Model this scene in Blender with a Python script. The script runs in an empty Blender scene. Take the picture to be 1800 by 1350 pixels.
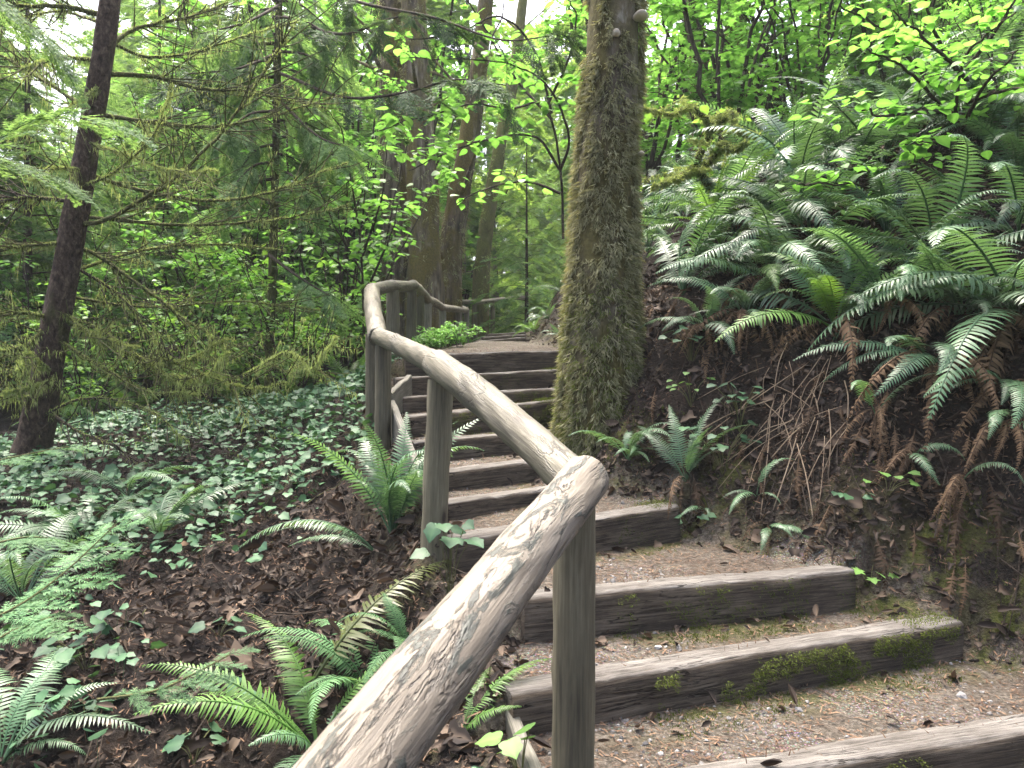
import bpy, math, random
import numpy as np
from mathutils import Matrix, Vector

# ------------------------------------------------------------------ camera, sky, sun, exposure
SC = bpy.context.scene
COL = SC.collection
EYE = 1.6
HAZE = 0.001
FPX = 1360.0                                   # focal length in pixels of an 1800 px wide picture
cam = bpy.data.objects.new("camera", bpy.data.cameras.new("camera"))
COL.objects.link(cam)
cam.location = (0, 0, EYE)
cam.rotation_euler = (math.radians(90), 0, 0)
cam.data.sensor_width = 36
cam.data.lens = 36 * FPX / 1800
cam.data.clip_start = 0.02
cam.data.clip_end = 1000
cam.data.dof.use_dof = True
cam.data.dof.focus_distance = 4.2
cam.data.dof.aperture_fstop = 9
SC.camera = cam

SUN_EL, SUN_AZ = math.radians(68), math.radians(-25)     # azimuth from +Y (ahead) towards +X
W = bpy.data.worlds.new("World")
SC.world = W
W.use_nodes = True
wn = W.node_tree
sky = wn.nodes.new("ShaderNodeTexSky")
sky.sky_type = 'NISHITA'
sky.sun_disc = False
sky.sun_elevation = SUN_EL
sky.sun_rotation = SUN_AZ
sky.dust_density = 8
sky.ozone_density = 0.6
sky.air_density = 0.7
bg = wn.nodes["Background"]
bg.inputs[1].default_value = 0.15
wn.links.new(sky.outputs[0], bg.inputs[0])
sun = bpy.data.objects.new("sun", bpy.data.lights.new("sun", 'SUN'))
COL.objects.link(sun)
sun.data.energy = 1.5
sun.data.angle = math.radians(40)
sun.data.color = (1.0, 0.97, 0.90)
sv = Vector((math.sin(SUN_AZ) * math.cos(SUN_EL), math.cos(SUN_AZ) * math.cos(SUN_EL), math.sin(SUN_EL)))
sun.rotation_euler = sv.to_track_quat('Z', 'Y').to_euler()
SC.view_settings.view_transform = 'Standard'
SC.view_settings.look = 'None'
SC.view_settings.gamma = 1
SC.view_settings.use_curve_mapping = False
SC.view_settings.exposure = 2.68
cy = SC.cycles
cy.max_bounces = 6
cy.diffuse_bounces = 4
cy.glossy_bounces = 2
cy.transmission_bounces = 4
cy.transparent_max_bounces = 4
cy.caustics_reflective = cy.caustics_refractive = False

R = np.random.default_rng(7)
random.seed(7)
rad = math.radians

# ------------------------------------------------------------------ helpers
def P(px, py, d):
    """point d metres ahead that stands at picture position px, py"""
    return np.array(((px - 900) / FPX * d, d, EYE - (py - 675) / FPX * d))

def hash2(i, j, s):
    n = (i * 374761393 + j * 668265263 + s * 974634777) & 0x7fffffff
    n = ((n ^ (n >> 13)) * 1274126177) & 0x7fffffff
    return ((n ^ (n >> 16)) & 0xffff) / 65535.0

def vnoise(x, y, s=0):
    x = np.asarray(x, float); y = np.asarray(y, float)
    i = np.floor(x).astype(np.int64); j = np.floor(y).astype(np.int64)
    u = x - i; v = y - j
    u = u * u * (3 - 2 * u); v = v * v * (3 - 2 * v)
    a = hash2(i, j, s); b = hash2(i + 1, j, s); c = hash2(i, j + 1, s); d = hash2(i + 1, j + 1, s)
    return (a * (1 - u) + b * u) * (1 - v) + (c * (1 - u) + d * u) * v

def fbm(x, y, s=0, o=3):
    t = 0; a = 1; n = 0
    for k in range(o):
        t = t + a * vnoise(x * 2 ** k, y * 2 ** k, s + k); n += a; a *= .5
    return t / n

def smooth(a, b, x):
    t = np.clip((x - a) / (b - a), 0, 1)
    return t * t * (3 - 2 * t)

class MB:
    """collects vertices and faces, builds ONE mesh object"""
    def __init__(s):
        s.v = []; s.f = []; s.t = []; s.n = 0
    def add(s, V, F, tint=0.5):
        V = np.asarray(V, float).reshape(-1, 3)
        for f in F:
            f = np.asarray(f, np.int64)
            if f.size: s.f.append(f + s.n)
        s.v.append(V)
        s.t.append(np.broadcast_to(np.asarray(tint, float), (len(V),)))
        s.n += len(V)
    def mesh(s, name, mat, smooth_=True):
        me = bpy.data.meshes.new(name)
        V = np.concatenate(s.v) if s.v else np.zeros((0, 3))
        if s.f:
            tot = np.concatenate([np.full(len(f), f.shape[1], np.int32) for f in s.f])
            idx = np.concatenate([f.ravel() for f in s.f]).astype(np.int32)
        else:
            tot = np.zeros(0, np.int32); idx = np.zeros(0, np.int32)
        me.vertices.add(len(V)); me.vertices.foreach_set("co", V.astype(np.float32).ravel())
        me.loops.add(len(idx)); me.loops.foreach_set("vertex_index", idx)
        me.polygons.add(len(tot))
        st = np.zeros(len(tot), np.int32); st[1:] = np.cumsum(tot)[:-1]
        me.polygons.foreach_set("loop_start", st)
        me.polygons.foreach_set("loop_total", tot)
        me.polygons.foreach_set("use_smooth", np.full(len(tot), smooth_, bool))
        at = me.attributes.new("tint", 'FLOAT', 'POINT')
        at.data.foreach_set("value", np.concatenate(s.t).astype(np.float32) if s.t else np.zeros(0, np.float32))
        me.materials.append(mat)
        me.update(calc_edges=True)
        return me
    def build(s, name, mat, parent=None, smooth_=True):
        return put(name, s.mesh(name, mat, smooth_), parent)

def put(name, me, parent=None, M=None):
    o = bpy.data.objects.new(name, me)
    COL.objects.link(o)
    if parent is not None: o.parent = parent
    if M is not None: o.matrix_local = M
    return o

def tag(o, label, cat, group=None, kind=None):
    o["label"] = label; o["category"] = cat
    if group: o["group"] = group
    if kind: o["kind"] = kind
    return o

def thing(name, label, cat, loc=(0, 0, 0), group=None):
    o = bpy.data.objects.new(name, None)
    COL.objects.link(o); o.location = [float(c) for c in loc]
    return tag(o, label, cat, group)

def frames(f, up):
    f = f / np.maximum(np.linalg.norm(f, axis=-1, keepdims=True), 1e-9)
    r = np.cross(f, up); r = r / np.maximum(np.linalg.norm(r, axis=-1, keepdims=True), 1e-9)
    u = np.cross(r, f)
    return np.stack([r, f, u], -1)

def inst(mb, T, M, O, sc, tint):
    """copies of template T = (verts, [faces]) with frames M, origins O, scale sc"""
    V, F = T[0], T[1]
    k = len(O); n = len(V)
    sc = np.asarray(sc, float)
    S = sc.reshape(k, 1, -1) if sc.ndim else sc
    X = np.einsum('kij,knj->kni', M, V[None] * S) + O[:, None]
    off = (np.arange(k) * n)[:, None, None]
    tt = np.repeat(np.broadcast_to(tint, (k,)), n)
    if len(T) > 2: tt = tt + np.tile(T[2], k)
    mb.add(X.reshape(-1, 3), [(f[None] + off).reshape(-1, f.shape[1]) for f in F], tt)

def randdir(n, zlo=-1, zhi=1):
    z = R.uniform(zlo, zhi, n); a = R.uniform(0, 2 * np.pi, n); r = np.sqrt(1 - z * z)
    return np.stack([r * np.cos(a), r * np.sin(a), z], -1)

def curve(pts, n):
    """Catmull-Rom through pts"""
    p = np.asarray(pts, float)
    if len(p) == 2: return p[0] + (p[1] - p[0]) * np.linspace(0, 1, n)[:, None]
    q = np.vstack([2 * p[0] - p[1], p, 2 * p[-1] - p[-2]])
    seg = np.linspace(0, len(p) - 1 - 1e-6, n)
    i = seg.astype(int); t = (seg - i)[:, None]
    a, b, c, d = q[i], q[i + 1], q[i + 2], q[i + 3]
    return .5 * (2 * b + (c - a) * t + (2 * a - 5 * b + 4 * c - d) * t ** 2 + (3 * b - a - 3 * c + d) * t ** 3)

def tube(mb, pts, r, seg=8, cap=True, rough=0., freq=6., seed=0, tint=.5, ell=None):
    p = np.asarray(pts, float); n = len(p)
    r = np.broadcast_to(np.asarray(r, float), (n,))
    t = np.gradient(p, axis=0); t /= np.maximum(np.linalg.norm(t, axis=1, keepdims=True), 1e-9)
    ref = np.array((0, 1, 0.)) if abs(t[0][2]) > .7 else np.array((0, 0, 1.))
    u = np.cross(t, np.cross(np.broadcast_to(ref, t.shape), t)); 
    bad = np.linalg.norm(u, axis=1) < 1e-3
    u[bad] = (1, 0, 0)
    u /= np.linalg.norm(u, axis=1, keepdims=True)
    w = np.cross(t, u)
    a = np.linspace(0, 2 * np.pi, seg, endpoint=False)
    L = np.concatenate([[0], np.cumsum(np.linalg.norm(np.diff(p, axis=0), axis=1))])
    rr = r[:, None] * np.ones(seg)
    if rough:
        aa = a[None] * np.ones((n, 1)); ll = L[:, None] * np.ones((1, seg))
        # periodic in the angle: blend noise of two shifted copies
        n1 = fbm(np.cos(aa) * 2 + 10, np.sin(aa) * 2 + ll * freq, seed)
        n2 = fbm(np.cos(aa) * 2 + ll * freq * .6, np.sin(aa) * 2 + 30, seed + 9)
        rr = rr * (1 + rough * (n1 + n2 - 1) * 2)
    if ell is not None: rr = rr * ell(a[None] * np.ones((n, 1)), L[:, None] * np.ones((1, seg)))
    V = p[:, None] + rr[..., None] * (np.cos(a)[None, :, None] * u[:, None] + np.sin(a)[None, :, None] * w[:, None])
    i = np.arange(n - 1)[:, None] * seg; j = np.arange(seg)[None]; k = (j + 1) % seg
    F = np.stack([i + j, i + k, i + seg + k, i + seg + j], -1).reshape(-1, 4)
    V = V.reshape(-1, 3); Fs = [F]
    if cap:
        V = np.vstack([V, p[0], p[-1]]); b = n * seg
        jj = np.arange(seg); kk = (jj + 1) % seg
        Fs.append(np.stack([np.full(seg, b), kk, jj], -1))
        Fs.append(np.stack([np.full(seg, b + 1), (n - 1) * seg + jj, (n - 1) * seg + kk], -1))
    mb.add(V, Fs, tint)

# ------------------------------------------------------------------ materials
def newmat(name):
    m = bpy.data.materials.new(name); m.use_nodes = True
    nt = m.node_tree
    return m, nt, nt.nodes["Principled BSDF"], nt.nodes["Material Output"]

def nd(nt, typ, ins=None, **props):
    n = nt.nodes.new("ShaderNode" + typ)
    for k, v in props.items(): setattr(n, k, v)
    for k, v in (ins or {}).items():
        s = n.inputs[k]
        if isinstance(v, bpy.types.NodeSocket): nt.links.new(v, s)
        else: s.default_value = v
    return n

def c4(c): return (c[0], c[1], c[2], 1)

def ramp(nt, fac, stops):
    n = nd(nt, "ValToRGB", {0: fac}); cr = n.color_ramp
    while len(cr.elements) < len(stops): cr.elements.new(.5)
    for e, (p, c) in zip(cr.elements, stops):
        e.position = p
        e.color = c4(c) if not isinstance(c, (int, float)) else (c, c, c, 1)
    return n.outputs[0]

def mix(nt, f, a, b, blend='MIX'):
    n = nd(nt, "MixRGB", blend_type=blend)
    for k, v in zip((0, 1, 2), (f, a, b)):
        if isinstance(v, bpy.types.NodeSocket): nt.links.new(v, n.inputs[k])
        else: n.inputs[k].default_value = v if k == 0 else c4(v)
    return n.outputs[0]

def noise(nt, vec, scale, detail=4, rough=.55, dist=0):
    return nd(nt, "TexNoise", {"Vector": vec, "Scale": scale, "Detail": detail, "Roughness": rough, "Distortion": dist}).outputs[0]

def coords(nt, scale=(1, 1, 1), which="Object"):
    tc = nd(nt, "TexCoord")
    return nd(nt, "Mapping", {"Vector": tc.outputs[which], "Scale": scale}).outputs[0]

def attr(nt, name): return nd(nt, "Attribute", attribute_name=name).outputs["Fac"]

def bump(nt, b, h, strength=.5, dist=.01):
    n = nd(nt, "Bump", {"Height": h, "Strength": strength, "Distance": dist})
    nt.links.new(n.outputs[0], b.inputs["Normal"])

def leaf_mat(name, c1, c2, rough=.45, trans=.35, tcol=None, spec=.5, var=.25):
    m, nt, b, out = newmat(name)
    col = mix(nt, attr(nt, "tint"), c1, c2)
    oi = nd(nt, "ObjectInfo")
    hv = nd(nt, "HueSaturation", {"Hue": .5, "Saturation": 1.0, "Value": nd(nt, "MapRange", {0: oi.outputs["Random"], 3: 1 - var, 4: 1 + var}).outputs[0], "Color": col})
    col = hv.outputs[0]
    nt.links.new(col, b.inputs["Base Color"])
    b.inputs["Roughness"].default_value = rough
    b.inputs["Specular IOR Level"].default_value = spec
    if trans > 0:
        tc = mix(nt, 1.0, col, tcol or (1.6, 1.5, .8), 'MULTIPLY')
        tr = nd(nt, "BsdfTranslucent", {"Color": tc})
        ms = nd(nt, "MixShader", {0: trans, 1: b.outputs[0], 2: tr.outputs[0]})
        nt.links.new(ms.outputs[0], out.inputs[0])
    return m

def wood_mat(name, stops, grain_axis='Z', patch=(5, .9), bark=None, bark_amt=.5, rough=.75, bmp=.4, gscale=95):
    """weathered wood: grain stretched along the log, blotches, optional leftover bark"""
    m, nt, b, out = newmat(name)
    st = {'Z': (1, 1, .045), 'X': (.045, 1, 1)}[grain_axis]
    v = coords(nt, st)
    g = noise(nt, v, gscale, 6, .65, .3)
    v2 = coords(nt, {'Z': (1, 1, .3), 'X': (.3, 1, 1)}[grain_axis])
    g2 = noise(nt, v2, patch[0], 4, .6)
    f = nd(nt, "Math", {0: g, 1: g2}, operation='ADD')
    f = nd(nt, "Math", {0: f.outputs[0], 1: .5}, operation='MULTIPLY').outputs[0]
    col = ramp(nt, f, stops)
    h = g
    # long drying cracks
    v3 = coords(nt, {'Z': (1, 1, .035), 'X': (.035, 1, 1)}[grain_axis])
    cr = nd(nt, "TexVoronoi", {"Vector": v3, "Scale": 16.0, "Randomness": 1.0}, feature='DISTANCE_TO_EDGE').outputs[0]
    crm = ramp(nt, cr, [(0.0, 0.0), (.022, 1.0)])
    gate = ramp(nt, noise(nt, v2, 2.6, 2), [(.53, 1.0), (.6, 0.0)])
    crm = mix(nt, gate, crm, (1, 1, 1))
    col = mix(nt, crm, (.02, .016, .012), col)
    kn = nd(nt, "TexVoronoi", {"Vector": coords(nt, {'Z': (1, 1, .45), 'X': (.45, 1, 1)}[grain_axis]), "Scale": 5.5}, feature='F1').outputs["Distance"]
    knm = ramp(nt, kn, [(.05, 1.0), (.10, .35), (.16, 0.0)])
    col = mix(nt, knm, col, (.028, .02, .013))
    if bark:
        vb = coords(nt, {'Z': (1, 1, .28), 'X': (.28, 1, 1)}[grain_axis])
        n1 = noise(nt, vb, 15, 8, .7, 1.0)
        bm = ramp(nt, n1, [(bark_amt - .01, 0.0), (bark_amt + .035, 1.0)])
        bc = ramp(nt, noise(nt, vb, 60, 5, .7), [(.3, tuple(c * .55 for c in bark)), (.5, bark), (.68, tuple(min(1, c * 2.6) for c in bark))])
        col = mix(nt, bm, col, bc)
        vk = coords(nt, {'Z': (1, 1, .14), 'X': (.14, 1, 1)}[grain_axis])
        n3 = noise(nt, vk, 13, 5, .6, .8)
        rid = ramp(nt, n3, [(.478, 0.0), (.497, 1.0), (.503, 1.0), (.522, 0.0)])
        rid = nd(nt, "Math", {0: rid, 1: ramp(nt, noise(nt, vb, 8, 3), [(.48, 0.0), (.6, .95)])}, operation='MULTIPLY').outputs[0]
        col = mix(nt, rid, col, (.012, .01, .008))
        h = nd(nt, "Math", {0: nd(nt, "Math", {0: bm, 1: 1.0}, operation='MULTIPLY').outputs[0], 1: h}, operation='ADD').outputs[0]
        h = nd(nt, "Math", {0: h, 1: nd(nt, "Math", {0: rid, 1: 2.0}, operation='MULTIPLY').outputs[0]}, operation='SUBTRACT').outputs[0]
    nt.links.new(col, b.inputs["Base Color"])
    b.inputs["Roughness"].default_value = rough
    b.inputs["Specular IOR Level"].default_value = .35
    h2 = nd(nt, "Math", {0: h, 1: nd(nt, "Math", {0: crm, 1: 1.0}, operation='MULTIPLY').outputs[0]}, operation='ADD').outputs[0]
    bump(nt, b, h2, bmp, .006)
    return m

def bark_mat(name, stops, sc=14, stretch=.25, moss=None, moss_amt=.5, bmp=.8):
    m, nt, b, out = newmat(name)
    v = coords(nt, (1, 1, stretch))
    n1 = noise(nt, v, sc, 7, .68, .4)
    col = ramp(nt, n1, stops)
    if moss:
        n2 = noise(nt, coords(nt, (1, 1, .5)), 2.2, 5, .6)
        mm = ramp(nt, n2, [(moss_amt - .06, 0.0), (moss_amt + .06, 1.0)])
        mc = ramp(nt, noise(nt, coords(nt), 40, 3), [(.3, tuple(c * .5 for c in moss)), (.7, moss)])
        col = mix(nt, mm, col, mc)
    nt.links.new(col, b.inputs["Base Color"])
    b.inputs["Roughness"].default_value = .9
    b.inputs["Specular IOR Level"].default_value = .2
    bump(nt, b, n1, bmp, .05)
    return m

M_FERN = leaf_mat("fern_green", (.042, .098, .045), (.095, .18, .085), .43, .32, spec=.6, var=.38)
M_FERN_Y = leaf_mat("fern_yellow_green", (.065, .15, .03), (.12, .23, .05), .45, .45)
M_FERN_D = leaf_mat("fern_dark", (.03, .075, .038), (.065, .135, .065), .47, .28, spec=.55, var=.35)
M_FERN_O = leaf_mat("fern_olive", (.05, .07, .012), (.10, .125, .025), .45, .4)
M_DEAD = leaf_mat("fern_dead", (.03, .018, .010), (.15, .098, .055), .8, .15, (1.2, 1, .8), .2)
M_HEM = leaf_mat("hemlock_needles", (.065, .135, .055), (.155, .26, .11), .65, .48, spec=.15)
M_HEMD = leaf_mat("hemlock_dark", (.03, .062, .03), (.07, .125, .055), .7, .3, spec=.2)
M_CEDAR = leaf_mat("cedar_green", (.05, .125, .05), (.105, .20, .085), .6, .35, spec=.2)
M_LEAF = leaf_mat("leaf_bright", (.09, .21, .045), (.17, .32, .085), .5, .5, (1.35, 1.5, .85), .4)
M_LEAF2 = leaf_mat("leaf_mid", (.07, .16, .035), (.14, .27, .06), .5, .42, None, .4)
M_IVY = leaf_mat("ivy_leaf", (.010, .040, .018), (.045, .105, .045), .5, .15, spec=.25)
M_LITTER = leaf_mat("leaf_litter", (.013, .009, .007), (.10, .072, .05), .8, .08, (1.2, 1, .8), .25)
M_NEEDLE = leaf_mat("needle_litter", (.06, .03, .017), (.22, .14, .085), .8, 0, None, .2)
M_MOSS = leaf_mat("moss_olive", (.13, .125, .06), (.43, .42, .25), .9, .25, (1.3, 1.3, .7), .1)
M_MOSSG = leaf_mat("moss_green", (.035, .045, .010), (.13, .16, .035), .9, .3, (1.3, 1.4, .7), .1)
M_HANG = leaf_mat("hanging_moss", (.14, .18, .065), (.30, .36, .15), .9, .45, (1.3, 1.3, .8), .1)
M_TWIG = bark_mat("twig_bark", [(.3, (.02, .015, .011)), (.7, (.075, .058, .042))], 30, .3)
M_STEMG = bark_mat("green_stem", [(.3, (.05, .06, .02)), (.7, (.12, .12, .05))], 30, .3)
M_STRAW = bark_mat("dry_stalk", [(.3, (.13, .095, .06)), (.7, (.30, .235, .165))], 30, .3)
M_SPRUCE = bark_mat("spruce_bark", [(.34, (.012, .008, .006)), (.52, (.055, .037, .026)), (.7, (.13, .095, .07))], 30, .6, (.075, .08, .022), .62)
M_MOSSBARK = bark_mat("mossy_branch_bark", [(.3, (.03, .03, .012)), (.6, (.075, .08, .024)), (.8, (.13, .14, .04))], 30, .6)
M_BIGBARK = bark_mat("alder_bark", [(.3, (.045, .036, .026)), (.55, (.12, .10, .07)), (.75, (.34, .32, .28))], 12, .5, (.10, .088, .03), .46)
M_BARKB = bark_mat("maple_bark", [(.34, (.026, .02, .014)), (.52, (.13, .10, .07)), (.68, (.27, .235, .18))], 12, .13, (.145, .115, .035), .52, 1.0)
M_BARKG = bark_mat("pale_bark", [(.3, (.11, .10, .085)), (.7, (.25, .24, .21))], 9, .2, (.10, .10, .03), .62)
M_BARKY = bark_mat("yellow_mossy_bark", [(.3, (.06, .055, .025)), (.7, (.15, .14, .06))], 10, .5, (.16, .155, .05), .5)
M_RAILN = wood_mat("peeling_rail_wood", [(.36, (.075, .064, .05)), (.48, (.125, .106, .08)), (.6, (.18, .16, .129))], bark=(.03, .033, .027), bark_amt=.55, bmp=.7, rough=.6)
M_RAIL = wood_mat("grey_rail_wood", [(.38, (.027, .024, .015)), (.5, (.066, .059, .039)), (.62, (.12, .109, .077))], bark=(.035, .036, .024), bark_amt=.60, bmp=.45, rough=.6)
M_POST = wood_mat("post_wood", [(.34, (.034, .029, .017)), (.5, (.085, .074, .045)), (.64, (.15, .135, .088))], bmp=.6)
M_POSTP = wood_mat("pale_post_wood", [(.34, (.055, .048, .029)), (.5, (.115, .102, .063)), (.64, (.18, .165, .11))], bmp=.5)
M_RAILFAR = wood_mat("brightened_far_rail_wood", [(.36, (.10, .09, .065)), (.5, (.20, .18, .14)), (.62, (.30, .28, .22))], bmp=.4)  # lightened colour stands in for light missing at the shaded far end
M_BOARD = wood_mat("board_wood", [(.34, (.035, .032, .025)), (.5, (.085, .08, .062)), (.64, (.16, .15, .125))], 'X', bmp=.6)

def step_mat():
    m, nt, b, out = newmat("step_timber")
    g = noise(nt, coords(nt, (.03, 1, 1)), 120, 6, .7, .4)
    g2 = noise(nt, coords(nt, (.35, 1, 1)), 6, 5, .62)
    f = nd(nt, "Math", {0: nd(nt, "Math", {0: g, 1: g2}, operation='ADD').outputs[0], 1: .5}, operation='MULTIPLY').outputs[0]
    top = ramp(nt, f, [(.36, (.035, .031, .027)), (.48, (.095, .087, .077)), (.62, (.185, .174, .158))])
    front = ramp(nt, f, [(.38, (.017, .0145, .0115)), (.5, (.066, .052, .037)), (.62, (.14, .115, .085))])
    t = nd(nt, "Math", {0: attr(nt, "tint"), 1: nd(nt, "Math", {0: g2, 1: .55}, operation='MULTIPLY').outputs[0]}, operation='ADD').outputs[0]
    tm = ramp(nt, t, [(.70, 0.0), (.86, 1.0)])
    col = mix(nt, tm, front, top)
    sp = noise(nt, coords(nt, (.6, 1, 1)), 5, 5, .7)
    spl = ramp(nt, sp, [(.58, 0.0), (.66, .65)])
    col = mix(nt, spl, col, (.07, .052, .038))            # trodden soil
    n3 = noise(nt, coords(nt, (.07, 1, 1)), 24, 4, .6, .6)
    rid = ramp(nt, n3, [(.482, 0.0), (.497, 1.0), (.503, 1.0), (.518, 0.0)])
    rid = nd(nt, "Math", {0: rid, 1: ramp(nt, noise(nt, coords(nt, (.4, 1, 1)), 5, 3), [(.46, 0.0), (.58, .9)])}, operation='MULTIPLY').outputs[0]
    col = mix(nt, rid, col, (.012, .010, .008))           # drying checks
    f = nd(nt, "Math", {0: f, 1: nd(nt, "Math", {0: rid, 1: .5}, operation='MULTIPLY').outputs[0]}, operation='SUBTRACT').outputs[0]
    nt.links.new(col, b.inputs["Base Color"])
    b.inputs["Roughness"].default_value = .88
    b.inputs["Specular IOR Level"].default_value = .15
    bump(nt, b, f, 1.0, .016)
    return m
M_STEP = step_mat()

def ground_mat():
    m, nt, b, out = newmat("forest_soil")
    v = coords(nt)
    n1 = noise(nt, v, 5, 8, .68)
    n2 = noise(nt, v, 55, 5, .7)
    n3 = noise(nt, v, 1.6, 4, .6)
    soil = ramp(nt, n2, [(.32, (.003, .0024, .002)), (.5, (.011, .008, .006)), (.68, (.04, .029, .022))])
    soil = mix(nt, ramp(nt, n1, [(.42, 0.0), (.62, .8)]), soil, (.026, .017, .012))
    grit = ramp(nt, n2, [(.32, (.035, .03, .023)), (.5, (.105, .09, .07)), (.66, (.20, .175, .145))])
    dirt = ramp(nt, n2, [(.32, (.03, .022, .016)), (.5, (.08, .062, .047)), (.68, (.15, .118, .092))])
    trail = mix(nt, ramp(nt, n1, [(.44, 0.0), (.6, 1.0)]), grit, dirt)
    vor = nd(nt, "TexVoronoi", {"Vector": v, "Scale": 95.0}, feature='F1')
    peb = ramp(nt, vor.outputs["Distance"], [(.25, 1.0), (.42, 0.0)])
    pc = mix(nt, .75, vor.outputs["Color"], (.22, .21, .20), 'MIX')
    pm = nd(nt, "Math", {0: peb, 1: ramp(nt, n3, [(.5, 0.0), (.62, .7)])}, operation='MULTIPLY').outputs[0]
    trail = mix(nt, pm, trail, pc)
    col = mix(nt, attr(nt, "tint"), soil, trail)
    mossc = ramp(nt, n2, [(.3, (.03, .035, .008)), (.7, (.105, .115, .025))])
    mm = nd(nt, "Math", {0: attr(nt, "mossy"), 1: ramp(nt, n1, [(.45, 0.0), (.56, 1.0)])}, operation='MULTIPLY').outputs[0]
    col = mix(nt, mm, col, mossc)
    nt.links.new(col, b.inputs["Base Color"])
    b.inputs["Roughness"].default_value = .92
    b.inputs["Specular IOR Level"].default_value = .2
    h = nd(nt, "Math", {0: n2, 1: nd(nt, "Math", {0: n1, 1: 2.0}, operation='MULTIPLY').outputs[0]}, operation='ADD').outputs[0]
    bump(nt, b, h, 1.0, .04)
    return m
M_GROUND = ground_mat()

def stone_mat():
    m, nt, b, out = newmat("gravel_stone")
    col = ramp(nt, attr(nt, "tint"), [(0, (.035, .034, .034)), (.5, (.10, .096, .09)), (1, (.26, .25, .235))])
    nt.links.new(col, b.inputs["Base Color"]); b.inputs["Roughness"].default_value = .7
    bump(nt, b, noise(nt, coords(nt), 120, 3), .4, .003)
    return m
M_STONE = stone_mat()

def fungus_mat():
    m, nt, b, out = newmat("bracket_fungus")
    col = ramp(nt, attr(nt, "tint"), [(0, (.42, .38, .29)), (.5, (.30, .25, .18)), (1, (.42, .38, .30))])
    nt.links.new(col, b.inputs["Base Color"]); b.inputs["Roughness"].default_value = .8
    bump(nt, b, noise(nt, coords(nt), 60, 3), .3, .005)
    return m
M_FUNGUS = fungus_mat()

# ------------------------------------------------------------------ steps and trail
# front top edge of every timber: left end, right end as (picture x, picture y, distance)
STEPS_PX = [
    ((1085, 1410, 2.18), (2180, 1232, 2.96)),
    ((905, 1225, 2.572), (1690, 1090, 3.408)),
    ((925, 1055, 3.096), (1500, 1000, 3.62)),
    ((800, 948, 3.55), (1190, 887, 4.3)),
    ((785, 882, 4.05), (1010, 852, 4.7)),
    ((775, 828, 4.5), (1000, 801, 5.1)),
    ((728, 776, 4.95), (975, 757, 5.5)),
    ((722, 732, 5.4), (985, 702, 5.9)),
    ((702, 698, 5.85), (990, 682, 6.3)),
    ((695, 664, 6.35), (1000, 648, 6.8)),
    ((712, 624, 6.95), (1000, 615, 7.4)),
    ((843, 599, 12.0), (925, 592, 12.3)),
    ((850, 592, 13.3), (925, 587, 13.6)),
    ((857, 587, 14.6), (925, 583, 14.9)),
]
ST = [(P(*a), P(*b)) for a, b in STEPS_PX]
LP = np.array([(.25, -60, -14), (.2, -3, -.9), (.15, 0, -.05), (.12, 1.5, .3), (.10, 2.1, .42)] + [tuple(a) for a, b in ST[1:11]] +
              [(-.92, 8.5, 1.95), (-.72, 10.3, 2.08), tuple(ST[11][0]), tuple(ST[12][0]), tuple(ST[13][0]), (-.4, 17, 2.75), (.6, 21, 2.9), (3, 26, 3.0), (6, 60, 3.4), (6, 160, 4)])
RP = np.array([(4.2, -60, -14), (4.2, -3, -.6), (4.1, 1, .15), (3.5, 2.2, .42), (2.6, 3.05, .58)] + [tuple(b) for a, b in ST[1:11]] +
              [(.42, 9, 2.0), (.22, 10.5, 2.1), tuple(ST[11][1]), tuple(ST[12][1]), tuple(ST[13][1]), (.6, 17, 2.75), (1.8, 20, 2.9), (4.2, 25, 3.0), (8, 60, 3.4), (8, 160, 4)])
LP[:, 2] -= .02; RP[:, 2] -= .02
def densify(p, s=.3):
    o = []
    for a, b in zip(p[:-1], p[1:]):
        L = math.hypot(b[0] - a[0], b[1] - a[1]); n = max(1, int(round(L / s))) if L < 12 else 3
        o += [a + (b - a) * k / n for k in range(n)]
    return np.array(o + [p[-1]])
LPD, RPD = densify(LP), densify(RP)

def near(poly, X, Y):
    best = np.full(X.shape, 1e9); z = np.zeros(X.shape); ws = np.zeros(X.shape)
    for a, b in zip(poly[:-1], poly[1:]):
        dx, dy = b[0] - a[0], b[1] - a[1]
        t = np.clip(((X - a[0]) * dx + (Y - a[1]) * dy) / (dx * dx + dy * dy), 0, 1)
        d = np.hypot(X - a[0] - t * dx, Y - a[1] - t * dy)
        best = np.minimum(best, d)
        L = math.hypot(dx, dy)
        w = L / (d * d + .03) ** 2 if L < 30 else 1 / (d * d + .03) ** 2
        z += w * (a[2] + t * (b[2] - a[2])); ws += w
    return best, z / ws

def stepz(X, Y):
    z = np.interp(Y, [-60, -3, 0, 1.2, 1.7, 2.3], [-14, -1.0, -.05, .1, .2, .22])
    gap = np.full(X.shape, 9.)          # distance in front of the next riser
    for k, (a, b) in enumerate(ST):
        dx, dy = b[0] - a[0], b[1] - a[1]; L = math.hypot(dx, dy)
        s = ((Y - a[1]) * dx - (X - a[0]) * dy) / L
        t = np.clip(((X - a[0]) * dx + (Y - a[1]) * dy) / L / L, -.25, 1.25)
        zk = a[2] + (b[2] - a[2]) * t - .018 + np.clip(s - .12, 0, 9) * (.075 if k == 10 else .02)
        if k == 0: pass
        gap = np.where((s < 0) & (-s < gap), -s, gap)
        z = np.where(s > .07, zk, z)
    return z, gap

FB = ([0, .12, .35, .7, 1.1, 2, 4, 8, 14, 40, 200], [0, .06, .34, .85, 1.22, 1.78, 3.0, 5.2, 7.2, 10, 14])
GB = ([0, .1, .4, 1, 2, 4, 10, 25, 200], [0, -.04, -.28, -.52, -.68, -.74, -.8, -1.5, -6])

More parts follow.
